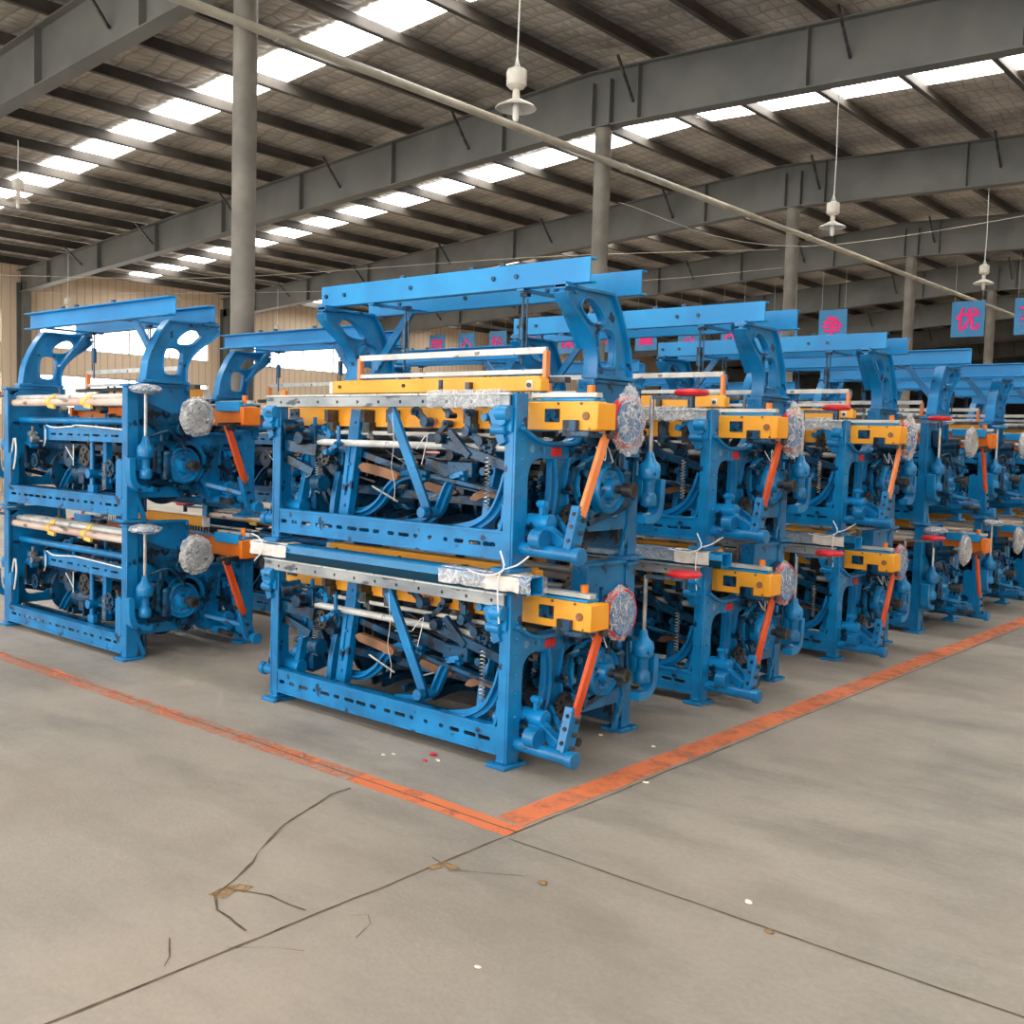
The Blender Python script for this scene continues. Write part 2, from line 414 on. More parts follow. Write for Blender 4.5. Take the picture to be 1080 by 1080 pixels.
def make_loom(upper, tag_name='shuttle_loom'):
    R = empty(tag_name, (0, 0, 0))
    B = M['blue']; BD = M['bluedark']
    # ---- the two cast side frames
    for s in (1, -1):
        xo = s*W; xi = s*(W-.035)
        outer = [(0, .02), (0, .865), (.06, .865), (.065, .74), (.085, .69), (.12, .665), (.2, .64), (.42, .64), (.49, .67), (.545, .74), (.575, .82), (.585, .97),
                 (.93, .97), (.99, .90), (1.05, .90), (1.05, .02), (.96, .02), (.93, .17), (.62, .17), (.53, .235), (.47, .2), (.42, .15), (.30, .13), (.2, .16), (.12, .22), (.09, .18), (.085, .02)]
        holes = [sp2([(.105, .28), (.105, .47), (.14, .535), (.2, .555), (.27, .55), (.285, .5), (.28, .36), (.25, .26), (.17, .235), (.105, .28)], 3)[:-1],
                 sp2([(.43, .32), (.42, .44), (.45, .525), (.55, .55), (.60, .50), (.60, .36), (.56, .28), (.48, .28), (.43, .32)], 3)[:-1],
                 rrect(.70, .90, .24, .54, .05)]
        mb = MB(); mb.plate(outer, holes, YZ, xi, xo)
        # edge ribs
        mb.ribbon(sp2([(.03, .70), (.085, .672), (.2, .632), (.42, .632), (.49, .66), (.54, .73), (.575, .84), (.585, .97)], 3), .016, YZ, s*(W-.07), s*(W+.03))
        mb.ribbon(sp2([(.3, .56), (.315, .45), (.31, .33), (.26, .2), (.2, .15)], 4), .014, YZ, s*(W-.04), s*(W+.018))
        mb.ribbon(sp2([(.415, .56), (.40, .45), (.41, .33), (.45, .24), (.52, .2)], 4), .014, YZ, s*(W-.04), s*(W+.018))
        mb.box(min(s*(W+.022), s*(W-.05)), max(s*(W+.022), s*(W-.05)), .585, .95, .955, .972)
        fr = mb.build('side_frame', B, R, .003)
        # near leg and tall rear post
        m = MB(); a, b = sorted((s*(W-.065), s*(W-.009))); m.box(a, b, -.005, .012, .02, .866); m.box(*sorted((s*(W-.008), s*(W+.006))), -.006, .085, .02, .868); m.box(a, b, .013, .085, .80, .866)
        m.box(a, b, -.012, .1, .021, .034); m.box(*sorted((s*(W-.095), s*(W+.03))), -.05, .12, .0, .02)
        m.bar((s*(W-.03), .09, .02), (s*(W-.03), .03, .12), .02, .02)
        for z in (.12, .25, .37, .46, .55, .64, .72): m.bolt((s*(W+.006), .045, z), 'x' if s > 0 else '-x', .009, .008)
        m.build('front_leg', B, fr, .003)
        m = MB(); a, b = sorted((s*(W-.06), s*(W-.009))); m.box(a, b, DP-.02, DP-.001, .02, HS-.031); m.box(*sorted((s*(W-.008), s*(W+.012))), DP-.085, DP, .021, HS-.031)
        m.box(*sorted((s*(W-.1), s*(W+.04))), DP-.12, DP+.04, 0, .02)
        m.box(*sorted((s*(W-.07), s*(W+.03))), DP-.1, DP+.012, HS-.03, HS-.012)
        m.bar((s*(W+.0), DP-.14, .02), (s*W, DP-.07, .2), .025, .03)
        m.build('rear_post', B, fr, .003)
        # slotted inclined bar inside the first window, cross shaft bosses
        m = MB(); m.bar((s*(W-.13), .19, .60), (s*(W-.13), .11, .22), .04, .055, (0, 1, 0)); m.cyl((s*(W-.16), .11, .21), (s*(W-.02), .11, .21), .045, 14)
        for k in range(6):
            t = k/5; m.box(*sorted((s*(W-.109), s*(W-.1))), .18-.06*t-.006, .18-.06*t+.006, .55-.3*t-.014, .55-.3*t+.014)
        m.build('slotted_lever', B, R, .003)
        # picking mechanism: socket, knuckles, shaft
        dy = 0 if s > 0 else .14
        xs = s*(W+.30)
        m = MB(); m.bar((xs-s*.02, .155+dy, .33), (xs-s*.02, .085+dy, .10), .05, .065, (0, 1, 0)); m.bar((xs, .15+dy, .31), (xs, .09+dy, .12), .02, .085, (0, 1, 0))
        m.cyl((s*(W-.02), .07+dy, .115), (xs+s*.055, .07+dy, .105), .033, 16); m.cyl((xs+s*.03, .07+dy, .105), (xs+s*.07, .07+dy, .105), .042, 16)
        m.cyl((s*(W-.02), .15+dy, .24), (s*(W+.12), .15+dy, .24), .045, 14)
        m.bar((s*(W+.06), .15+dy, .22), (xs-s*.05, .10+dy, .15), .05, .055); m.bar((s*(W+.03), .3+dy, .26), (xs-s*.06, .13+dy, .2), .02, .03)
        m.cyl((s*(W+.09), .05+dy, .17), (s*(W+.16), .05+dy, .17), .05, 14)
        m.cyl((s*(W+.02), .2+dy, .14), (s*(W+.2), .2+dy, .16), .03, 12)
        sk = m.build('stick_socket', B, R, .003)
        m = MB()
        for z, y in ((.27, .147), (.21, .125), (.145, .105)): m.bolt((xs+s*.008, y+dy, z), 'x' if s > 0 else '-x', .013, .018); m.bolt((xs-s*.01, y+dy-.036, z+.03), '-y', .011, .012)
        m.cyl((s*(W+.13), .23+dy, .15), (s*(W+.27), .23+dy, .14), .022, 10)
        m.each('socket_bolt', M['steeldark'], sk)
        m = MB(); m.bar((xs, .335+dy*.8, .70), (xs, .145+dy, .285), .024, .052, (0, 1, 0))
        m.build('picking_stick', M['stick'], R, .005)
        m = MB(); m.bar((xs, .2+dy*.8, .71), (xs, .40+dy*.8, .70), .03, .02); m.cyl((xs-s*.02, .33+dy*.8, .68), (xs+s*.035, .33+dy*.8, .68), .022, 10); m.bar((xs-s*.2, .22+dy*.8, .69), (xs+s*.02, .3+dy*.8, .69), .05, .012)
        m.build('stick_guide', M['steeldark'], R)
        # brake wheel and its shaft
        c = (s*(W+.07), .66, .40)
        m = MB(); prof = [(.03, .07), (.03, -.02), (.05, -.02), (.055, .0), (.10, .0), (.105, -.03), (.125, -.03), (.13, .03), (.118, .045), (.108, .02), (.09, .03), (.075, .015), (.06, .02), (.05, .07)]
        m.lathe([(r, h*s) for r, h in prof], c, 'x', 32)
        for k in range(5):
            a = k*2*PI/5; m.bar((c[0]+s*.015, c[1]+.05*math.cos(a), c[2]+.05*math.sin(a)), (c[0]+s*.015, c[1]+.105*math.cos(a), c[2]+.105*math.sin(a)), .025, .03)
        wheel = m.build('brake_wheel', B, R, .002)
        m = MB(); m.cyl((s*(W-.1), .66, .40), (s*(W+.25), .66, .40), .024, 14); m.cyl((s*(W+.19), .66, .40), (s*(W+.25), .66, .40), .038, 16); m.build('wheel_shaft', M['steeldark'], wheel)
        m = MB(); m.lathe([(.13, -.012), (.155, -.012), (.155, .012), (.13, .012)], (s*(W+.03), .60, .42), 'x', 30); m.bar((s*(W+.03), .48, .3), (s*(W+.03), .40, .18), .02, .03); m.build('brake_band', B, wheel)
        # take-up column with bell housing, rod and hand wheel (seen from the cloth side)
        yy = DP-.10; ox = .07 if s > 0 else 0; wx = .20 if s > 0 else 0; xx = s*(W+.08+ox)
        m = MB(); m.lathe([(.012, .6), (.012, .9)], (xx, yy, 0), 'z', 8); rod = m.build('vertical_rod', M['steel'], R)
        m = MB(); m.lathe([(.02, .30), (.045, .31), (.045, .36), (.03, .38), (.032, .44), (.055, .46), (.062, .5), (.056, .53), (.03, .555), (.018, .60)], (xx, yy, 0), 'z', 16)
        m.box(*sorted((s*(W+.0), s*(W+.06+ox))), yy-.035, yy+.035, .36, .47)
        m.ribbon(sp2([(DP+.01, .45), (DP+.0, .30), (DP-.05, .24), (DP-.15, .235)], 4), .045, YZ, *sorted((s*(W+.03+ox), s*(W+.10+ox))))
        m.build('bell_housing', B, R, .002)
        m = MB(); m.lathe([(.02, .9), (.085, .905), (.095, .92), (.085, .935), (.02, .94)], (xx+s*wx, yy+wx*.35, 0), 'z', 20); m.build('hand_wheel', M['red'] if s > 0 else B, rod)
        if s > 0: m = MB(); m.bar((xx, yy, .892), (xx+s*(wx+.01), yy+wx*.35, .892), .03, .02); m.cyl((xx+s*wx, yy+wx*.35, .84), (xx+s*wx, yy+wx*.35, .9), .02, 10); m.build('wheel_arm', BD, rod)
        m = MB(); m.box(*sorted((s*(W+.02), s*(W+.08))), .76, .86, .35, .5); m.cyl((s*(W+.05), .81, .5), (s*(W+.05), .81, .62), .02, 10); m.bar((s*(W+.05), .81, .6), (s*(W+.05), .62, .57), .02, .03)
        m.bar((s*(W+.1), .86, .34), (s*(W+.1), .86, .56), .03, .03, (0, 1, 0)); m.bar((s*(W+.06), .86, .56), (s*(W+.15), .86, .56), .03, .02); m.cyl((s*(W+.02), .7, .66), (s*(W+.16), .7, .66), .05, 12)
        m.lathe([(.035, .30), (.04, .33), (.03, .46), (.04, .48), (.03, .5)], (s*(W+.09), .8, 0), 'z', 12)
        m.bar((s*(W+.04), .9, .3), (s*(W+.04), .55, .22), .02, .035); m.tube(smooth_path([(s*(W+.05), .9, .6), (s*(W+.12), .8, .64), (s*(W+.1), .7, .58), (s*(W+.12), .66, .5)], 4), .012, 6)
        m.build('let_off_box', BD, R, .002)
        # side cover gusset behind the wrapped wheel
        m = MB(); m.plate([(.93, .84), (.62, .73), (.5, .70), (.5, .64), (.62, .6), (.78, .6), (.93, .7)], [], YZ, *sorted((s*(W+.0), s*(W+.05)))); m.cyl((s*(W+.04), .72, .72), (s*(W+.18), .70, .73), .05, 14); m.build('dobby_arm', BD, R, .004)
        # wheel wrapped in film
        cx = s*(W+.26)
        yc = .55 if s > 0 else .66
        m = MB(); m.lathe([(r, h*s) for r, h in [(.02, .03), (.02, -.01), (.10, -.01), (.115, -.02), (.12, .02), (.105, .03), (.1, .01), (.03, .01)]], (cx, yc, .745), 'x', 28); m.cyl((s*W, yc, .745), (cx, yc, .745), .02, 10)
        hw = m.build('winding_wheel', B if s > 0 else M['steel'], R)
        if s > 0: m = MB(); m.lathe([(.112, -.024), (.128, -.02), (.128, .02), (.112, .024)], (cx, yc, .745), 'x', 28); m.build('red_rim', M['red'], hw)
        if upper and s > 0:
            f = film_blob('film_wrap', M['film'], hw, (cx+s*.02, yc, .75), (.05, .12, .175), 3+upper, .2, .45)
        else:
            f = film_blob('film_wrap', M['film'], hw, (cx, yc, .745), (.045, .135, .14), 9*s+upper, .12)
        tag(f, label='crumpled clear plastic film')
    # ---- near side: slotted bottom rail, rails, diagonals, curved ties
    m = MB(); slotted(m, -W+.01, W-.06, .065, .185, 0, .014, 17, 3); m.box(-W+.01, W-.06, -.004, .05, .183, .197); m.box(-W+.01, W-.06, -.004, .05, .055, .068)
    m.ribbon(sp2([(-W+.07, .19), (-W+.035, .2), (-W+.02, .25), (-W+.012, .33)], 3), .016, XZ, -.002, .045); m.ribbon(sp2([(W-.13, .19), (W-.09, .2), (W-.072, .25), (W-.066, .33)], 3), .016, XZ, -.002, .045)
    m.build('slotted_front_rail', B, R, .002)
    m = MB(); m.bar((.04, .02, .80), (.31, .05, .26), .012, .06, (1, 0, .4)); m.bar((.04, .045, .80), (.31, .07, .26), .04, .012, (1, 0, .4)); m.cyl((.31, .0, .25), (.31, .12, .25), .03, 12)
    m.build('diagonal_brace', B, R, .003)
    m = MB(); m.bar((-.37, .16, .79), (-.47, .16, .17), .05, .085, (1, 0, .1)); m.bar((-.42, .13, .6), (-.46, .13, .3), .012, .03, (1, 0, .1))
    for k in range(5): m.bolt((-.375-.02*k, .135, .72-.12*k), '-y', .011, .01)
    m.build('slotted_upright', B, R, .003)
    # curved ties
    m = MB()
    m.ribbon(sp2([(-.55, .19), (-.36, .21), (-.24, .28), (-.17, .36), (-.08, .42), (.04, .44), (.12, .43)], 5), .05, XZ, .22, .25); m.ribbon(sp2([(-.55, .19), (-.36, .21), (-.24, .28), (-.17, .36), (-.08, .42), (.04, .44), (.12, .43)], 5), .012, XZ, .19, .28)
    m.build('curved_tie', B, R)
    m = MB()
    m.ribbon(sp2([(.02, .16), (.2, .19), (.31, .25), (.36, .34), (.41, .42), (.5, .45)], 5), .05, XZ, .12, .15); m.ribbon(sp2([(.02, .16), (.2, .19), (.31, .25), (.36, .34), (.41, .42), (.5, .45)], 5), .012, XZ, .09, .18)
    m.build('curved_tie', B, R)
    m = MB()
    m.ribbon(sp2([(.5, .17), (.66, .21), (.77, .28), (.83, .38), (.86, .47)], 5), .055, XZ, .05, .08); m.ribbon(sp2([(.5, .17), (.66, .21), (.77, .28), (.83, .38), (.86, .47)], 5), .012, XZ, .02, .11)
    m.build('curved_tie', B, R)
    m = MB()
    for z in (.25, .33): m.ribbon(sp2([(-.92, .5), (-.86, z+.06), (-.78, z-.05), (-.62, .17)], 4), .03, XZ, .3, .33)
    m.build('curved_tie', BD, R)
    # the silver front bar (breast beam) with holes
    m = MB(); m.box(-W-.04, W-.02, -.036, .02, .857, .868); m.build('breast_bar_top', M['alu'], R, .002)
    m = MB(); m.plate([(-W-.04, .80), (W-.02, .80), (W-.02, .856), (-W-.04, .856)], [[(x+.009*math.cos(a), .826+.009*math.sin(a)) for a in [k*PI/4 for k in range(8)]] for x in [-.85+.17*i for i in range(11)]], XZ, -.03, -.02)
    m.build('breast_bar', M['barface'], R, .001)
    m = MB(); m.box(-W+.08, W-.08, -.018, .03, .80, .852); m.build('breast_bar_backing', M['steeldark'], R)
    # cast brackets at both ends of the bar
    m = MB()
    for x in (-W+.01, W-.06):
        m.cyl((x-.03, -.03, .77), (x+.05, -.03, .77), .038, 12); m.cyl((x, -.045, .74), (x, .06, .74), .034, 12); m.bar((x-.08, .0, .79), (x-.005, .0, .62), .05, .05); m.box(x-.02, x+.05, -.02, .06, .68, .80)
        m.cyl((x-.07, -.02, .69), (x+.02, -.02, .69), .025, 10)
    m.each('bar_bracket', B, R, .003)
    # arms hanging under the bar
    m = MB()
    m.bar((.42, .05, .62), (.86, .1, .5), .03, .05); m.bar((.46, .05, .68), (.6, .06, .55), .03, .04); m.cyl((.42, .0, .64), (.42, .12, .64), .03, 10); m.box(.36, .54, .14, .2, .44, .52); m.bar((.3, .1, .44), (.86, .1, .37), .05, .022); m.bar((.3, .14, .41), (.86, .14, .34), .03, .012)
    m.bar((-.86, .08, .68), (-.05, .3, .44), .035, .04); m.cyl((-.75, .02, .62), (-.75, .12, .62), .04, 12); m.bar((-.93, .05, .58), (-.66, .1, .55), .04, .07); m.bar((-.9, .06, .5), (-.72, .12, .42), .04, .05)
    m.cyl((-.86, .0, .68), (-.8, .1, .7), .045, 12); m.bar((-.7, .1, .7), (-.75, .16, .2), .03, .045, (1, 0, 0)); m.cyl((-.68, .1, .36), (-.6, .1, .36), .05, 12)
    m.each('lever_arm', BD, R, .003)
    for x in (-.62, -.3, -.09, .5, .68):
        m = MB(); m.box(x-.03, x+.03, .15, .24, .66, .72); m.cyl((x, .18, .75), (x, .18, .63), .02, 8); m.bar((x+.01, .17, .7), (x+.05, .17, .62), .03, .03); m.box(x-.012, x+.02, .12, .2, .72, .79); m.build('sley_bracket', M['steeldark'], R)
    # ---- the orange sley with its end boxes, metal race and reed cap
    m = MB(); m.box(-W-.33, W+.33, .2, .285, .695, .835); m.box(W+.30, W+.345, .19, .34, .70, .83); m.box(-W-.345, -W-.30, .19, .34, .70, .83)
    sl = m.build('sley_beam', M['orange'] if True else None, R, .004)
    m = MB()
    for s in (1, -1):
        m.box(*sorted((s*(W+.02), s*(W+.11))), .192, .2, .735, .80); m.box(*sorted((s*(W+.15), s*(W+.23))), .17, .2, .69, .745)
        for q in ((W+.04, .77), (W+.085, .765), (W+.19, .72)): m.bolt((s*q[0], .192, q[1]), '-y', .011, .01)
        m.box(*sorted((s*(W+.14), s*(W+.3))), .18, .32, .665, .692)
    m.each('box_plate', BD, sl, .002)
    m = MB()
    for s in (1, -1):
        m.cyl((s*(W+.27), .204, .765), (s*(W+.27), .193, .765), .02, 14); m.cyl((s*(W+.1), .204, .825), (s*(W+.1), .194, .825), .007, 8); m.cyl((s*(W+.24), .204, .825), (s*(W+.24), .194, .825), .007, 8)
    m.each('bored_hole', M['brown'], sl)
    m = MB()
    for s in (1, -1): m.box(*sorted((s*(W-.02), s*(W+.31))), .205, .30, .836, .85); m.box(*sorted((s*(W-.02), s*(W+.28))), .30, .33, .80, .87)
    m.box(-W, W, .21, .33, .836, .842)
    m.each('shuttle_race', M['blue2'], sl, .002)
    m = MB()
    for s in (1, -1): m.box(*sorted((s*(W-.08), s*(W+.32))), .21, .26, .855, .878)
    m.each('shuttle_box_rail', M['alu'], sl, .002)
    m = MB()
    for s in (1, -1): m.cyl((s*(W+.25), .26, .85), (s*(W+.25), .26, .915), .02, 12)
    m.each('picker_knob', M['orangedeep'], sl, .002)
    m = MB(); m.box(-.72, .88, .25, .30, .89, .967); m.box(.80, .90, .24, .31, .89, .955)
    rc = m.build('reed_cap', M['orange'], R, .005)
    m = MB(); m.box(-.75, -.72, .25, .30, .89, .962); m.box(.81, .85, .235, .25, .90, .945); m.each('cap_end', M['foam'], rc)
    m = MB(); m.cyl((.83, .226, .92), (.83, .24, .92), .012, 10)
    for x in (-.65, -.1, .4): m.cyl((x, .24, .93), (x, .252, .93), .01, 8)
    m.box(.40, .43, .22, .25, .86, .94); m.each('cap_fitting', M['steeldark'], rc)
    m = MB()
    for i in range(44): x = -.78+i*.038; m.box(x, x+.006, .272, .279, .84, .89)
    m.build('reed', M['steel'], R)
    # ---- inside: heald frames, shafts, crank, cams, levers, motor
    m = MB()
    for k in range(4): m.box(-.8, .8, .38+.035*k, .395+.035*k, .66, .69); m.box(-.8, .8, .38+.035*k, .395+.035*k, .52, .54)
    m.each('heald_frame', M['steeldark'], R)
    m = MB(); m.cyl((-W, .13, .60), (W, .13, .60), .02, 10); m.cyl((-W+.05, .17, .66), (W-.05, .17, .66), .012, 8); m.box(-.5, .86, .16, .2, .585, .605); m.each('warp_rod', M['alu'], R)
    m = MB(); m.cyl((-W, .5, .46), (W, .5, .46), .026, 12)
    for x in (-.55, .55): m.box(x-.05, x-.03, .42, .56, .40, .52); m.box(x+.03, x+.05, .42, .56, .40, .52)
    for x in (-.80, .82): m.lathe([(.02, -.02), (.13, -.02), (.14, -.015), (.14, .015), (.13, .02), (.02, .02)], (x, .5, .46), 'x', 28)
    m.build('crank_shaft', M['steeldark'], R)
    m = MB(); m.cyl((-W, .62, .26), (W, .62, .26), .028, 12)
    for x in (-.3, -.22, -.05, .12, .2): m.lathe([(.03, -.012), (.1, -.012), (.1, .012), (.03, .012)], (x, .62+.02*math.sin(x*40), .26+.02*math.cos(x*40)), 'x', 20)
    for x in (-.7, .66): m.lathe([(.03, -.02), (.19, -.02), (.2, 0), (.19, .02), (.03, .02)], (x, .62, .30), 'x', 30)
    m.build('cam_shaft', BD, R, .002)
    m = MB()
    for i, x in enumerate((-.32, -.24, -.06, .1, .18)): m.ribbon(sp2([(.25, .18), (.45, .2), (.62, .17), (.9, .2)], 3), .04, YZ, x, x+.018)
    m.each('treadle', BD, R)
    m = MB()
    for x in (-.62, .6): m.ribbon(sp2([(.2, .10), (.22, .3), (.27, .5), (.25, .7)], 4), .07, YZ, x-.02, x+.02); m.cyl((x-.05, .22, .12), (x+.05, .22, .12), .04, 12)
    m.cyl((-W, .22, .12), (W, .22, .12), .022, 10)
    m.each('sley_sword', B, R, .003)
    m = MB(); m.bar((-W, .56, .60), (W, .56, .60), .03, .07); m.bar((-W, .9, .12), (W, .9, .12), .02, .11)
    m.bar((-W, .8, .5), (W, .8, .5), .02, .05); m.bar((-.5, .3, .33), (.75, .35, .3), .05, .05); m.bar((.1, .25, .5), (.8, .3, .36), .04, .07); m.box(-.1, .3, .34, .5, .30, .38)
    m.each('cross_girt', BD, R, .003)
    m = MB(); m.cyl((-.15, .78, .3), (.2, .78, .3), .09, 20); m.box(-.1, .12, .7, .86, .37, .42); m.cyl((-.2, .78, .3), (-.15, .78, .3), .06, 16); m.build('motor', M['bluedark'], R, .003)
    m = MB(); rnd = random.Random(5)
    for i in range(26):
        x = rnd.uniform(-.85, .8); y = rnd.uniform(.2, .9); z = rnd.uniform(.28, .7); a = rnd.uniform(0, PI); l = rnd.uniform(.08, .26)
        m.bar((x, y, z), (x+l*math.cos(a), y+rnd.uniform(-.08, .08), z+l*math.sin(a)*.6), rnd.uniform(.01, .03), rnd.uniform(.015, .045))
        if i % 2: m.cyl((x, y-.03, z), (x, y+.03, z), rnd.uniform(.015, .04), 9)
    m.each('linkage', BD, R)
    G = MB()
    def gear(c, r, w, teeth, axis='y'):
        m = MB(); c = Vector(c); pts = []
        for k in range(teeth*2):
            for dd in (-.18, .18):
                a = (k+.5+dd*1.6)*PI/teeth; q = r if k % 2 else r*.86; pts.append((q*math.cos(a), q*math.sin(a)))
        hs = [[(r*.55*math.cos(b)+r*.17*math.cos(a), r*.55*math.sin(b)+r*.17*math.sin(a)) for a in [j*PI/4 for j in range(8)]] for b in [i*2*PI/5 for i in range(5)]]
        T = (lambda u, v, t: Vector((c.x+u, c.y+t, c.z+v))) if axis == 'y' else (lambda u, v, t: Vector((c.x+t, c.y+u, c.z+v)))
        m.plate(pts, hs, T, -w/2, w/2); d = Vector((0, w, 0)) if axis == 'y' else Vector((w, 0, 0)); m.cyl(c-d, c+d, r*.25, 12); return m
    for c, r, w, t, ax, mt in (((W-.12, .42, .40), .09, .025, 26, 'x', BD), ((W+.035, .40, .25), .075, .02, 20, 'x', M['steeldark']), ((-W-.035, .60, .24), .08, .02, 22, 'x', BD), ((-.62, .12, .52), .06, .03, 16, 'y', M['steeldark']), ((.68, .10, .60), .05, .03, 14, 'y', BD), ((-.15, DP-.12, .44), .085, .02, 24, 'y', M['steeldark']), ((.62, DP-.1, .38), .06, .02, 16, 'y', BD), ((-.55, DP-.1, .36), .07, .02, 18, 'y', BD)):
        gear(c, r, w, t, ax).build('gear', mt, R)
    m = MB(); m.cyl((-.8, .62, .57), (.8, .62, .57), .085, 20)
    for x in (-.8, .78): m.lathe([(.05, -.01), (.135, -.01), (.135, .01), (.05, .01)], (x, .62, .57), 'x', 24)
    m.build('dark_backing_roller', M['steeldark'], R)  # dark roller added mid-loom as backing, to deepen the shade inside
    rnd = random.Random(21); G.bm.free()
    for i in range(58):
        # small castings, brackets and studs crowding the frame, seen from every side
        face = i % 4; m = MB()
        if face == 0: x, y, z = rnd.uniform(-.88, .8), rnd.uniform(.06, .2), rnd.uniform(.42, .77)
        elif face == 1: x, y, z = rnd.uniform(-.8, .8), rnd.uniform(.25, .8), rnd.uniform(.45, .8)
        elif face == 2: x, y, z = rnd.choice((-1, 1))*rnd.uniform(W+.03, W+.12), rnd.uniform(.12, .9), rnd.uniform(.16, .62)
        else: x, y, z = rnd.uniform(-.8, .8), DP-rnd.uniform(.08, .3), rnd.uniform(.25, .6)
        q = rnd.random(); L = rnd.uniform(.05, .13); a = rnd.uniform(0, PI)
        ux, uz = (math.cos(a), math.sin(a)); hor = face == 2
        e = (x, y+L*ux, z+L*uz) if hor else (x+L*ux, y, z+L*uz)
        m.bar((x, y, z), e, rnd.uniform(.015, .035), rnd.uniform(.012, .03), (1, 0, 0) if hor else (0, 1, 0))
        r = rnd.uniform(.014, .028); dv = Vector((.03, 0, 0)) if hor else Vector((0, .03, 0))
        m.cyl(Vector((x, y, z))-dv, Vector((x, y, z))+dv, r, 12); m.cyl(Vector(e)-dv*.8, Vector(e)+dv*.8, r*.8, 10); m.cyl(Vector(e)-dv*1.2, Vector(e)+dv*1.2, r*.35, 6)
        if q > .5: m.bar(e, Vector(e)+Vector((0, 0, rnd.choice((-1, 1))*L)), .014, .02, (1, 0, 0))
        m.build('cast_bracket', (B, B, BD, M['steeldark'], BD, M['steel'])[i*7 % 6], R)
    # coil springs
    for x, y, z0, z1 in ((.74, .04, .3, .55), (-.66, .1, .3, .48), (.86, .12, .05, .3), (-.5, DP-.08, .2, .4)):
        m = MB(); n = 90; m.tube([(x+.014*math.cos(k*.9), y+.014*math.sin(k*.9), z0+(z1-z0)*k/n) for k in range(n+1)], .0028, 5); m.build('coil_spring', M['steel'], R)
    rnd = random.Random(5)
    m = MB()
    for i in range(14):
        x = rnd.uniform(-.85, .8); y = rnd.uniform(.1, .5); z = rnd.uniform(.3, .7); a = rnd.uniform(-.5, .5); l = rnd.uniform(.1, .4)
        m.cyl((x, y, z), (x+l*math.cos(a), y+.04, z+l*math.sin(a)), rnd.uniform(.004, .009), 6)
    m.each('control_rod', M['steel'], R)
    m = MB(); m.ribbon(sp2([(-.30, .47), (-.18, .455), (-.08, .44), (.02, .42)], 3), [.01]+[.05]*8+[.02], XZ, .1, .13); m.ribbon(sp2([(.18, .39), (.28, .37), (.42, .36)], 3), [.02]+[.045]*5+[.01], XZ, .15, .17); m.ribbon(sp2([(.55, .33), (.68, .37), (.83, .33)], 3), [.01]+[.04]*5+[.02], XZ, .12, .14)
    m.each('leather_strap', M['brown'], R)
    if upper:
        m = MB(); m.box(.1, .17, .1, .11, .5, .515); m.box(.33, .41, .2, .21, .47, .49); m.box(.2, .3, .14, .145, .56, .57); m.each('hanging_tag', M['pink'], R)
    m = MB(); m.tube(smooth_path([(.08, -.0, .77), (.085, .01, .6), (.06, .02, .48), (.09, .02, .38), (.085, .02, .3)], 4), .0016, 5)
    m.tube(smooth_path([(.22, .05, .58), (.3, .05, .66), (.27, .04, .5)], 3), .0025, 5); m.tube([(.42, .05, .6), (.46, .05, .66)], .0025, 5)
    m.tube(smooth_path([(W+.10, .52, .62), (W+.13, .56, .55), (W+.11, .6, .63), (W+.14, .62, .54)], 3), .003, 5)
    m.each('tie_string', M['string'], R)
    # ---- far side (cloth side)
    yb = lambda q: DP-q
    m = MB(); slotted(m, -W+.055, W-.055, .055, .165, yb(.014), yb(.003), 16, 8); m.box(-W+.055, W-.055, yb(.06), yb(-.006), .163, .175); m.box(-W+.055, W-.055, yb(.06), yb(-.006), .04, .056)
    m.ribbon(sp2([(W-.02, .1), (W-.12, .17), (W-.135, .25), (W-.135, .43)], 3), .02, XZ, yb(.05), yb(0)); m.plate([(-W+.14, .16), (-W+.14, .42), (-W+.10, .44), (-W+.06, .42), (-W+.06, .16)], [], XZ, yb(.02), yb(0)); m.plate([(W-.06, .16), (W-.06, .42), (W-.10, .44), (W-.14, .42), (W-.14, .16)], [], XZ, yb(.02), yb(0))
    m.build('slotted_rear_rail', B, R, .002)
    m = MB(); slotted(m, -W, .32, .55, .64, yb(.06), yb(.045), 9, 4); m.box(-W, .32, yb(.1), yb(.04), .638, .65); m.box(.30, .33, yb(.12), yb(.03), .54, .66); m.build('slotted_cloth_rail', B, R, .002)
    m = MB(); m.cyl((-W, yb(.12), .70), (W, yb(.12), .70), .026, 14); m.build('guide_tube', B, R)
    m = MB(); m.cyl((-W+.02, yb(.06), .835), (W-.02, yb(.06), .835), .028, 14); m.build('take_up_roller', M['kraft'], R)
    m = MB(); m.cyl((-W+.02, yb(.10), .875), (W-.02, yb(.10), .875), .022, 12); m.box(-W+.04, W-.04, yb(.2), yb(.13), .885, .9); m.build('chrome_roller', M['alu'], R)
    m = MB()
    for x in (.28, -.28): m.cyl((x-.035, yb(.06), .836), (x+.035, yb(.06), .836), .034, 14); m.cyl((x-.03, yb(.1), .875), (x+.03, yb(.1), .875), .028, 12); m.bar((x-.05, yb(.02), .81), (x-.13, yb(.03), .80), .02, .03)
    m.each('roller_tape', M['yellow'], R)
    m = MB(); m.cyl((-.29, yb(.1), .17), (-.29, yb(.1), .55), .018, 10); m.box(-.34, -.26, yb(.12), yb(.08), .17, .23); m.cyl((-.29, yb(.14), .31), (-.29, yb(.06), .31), .035, 10); m.cyl((-.36, yb(.12), .31), (-W+.12, yb(.12), .30), .012, 8)
    m.bar((-.40, yb(.16), .2), (-.40, yb(.16), .60), .05, .05, (1, 0, 0)); m.build('cloth_roll_support', B, R, .002)
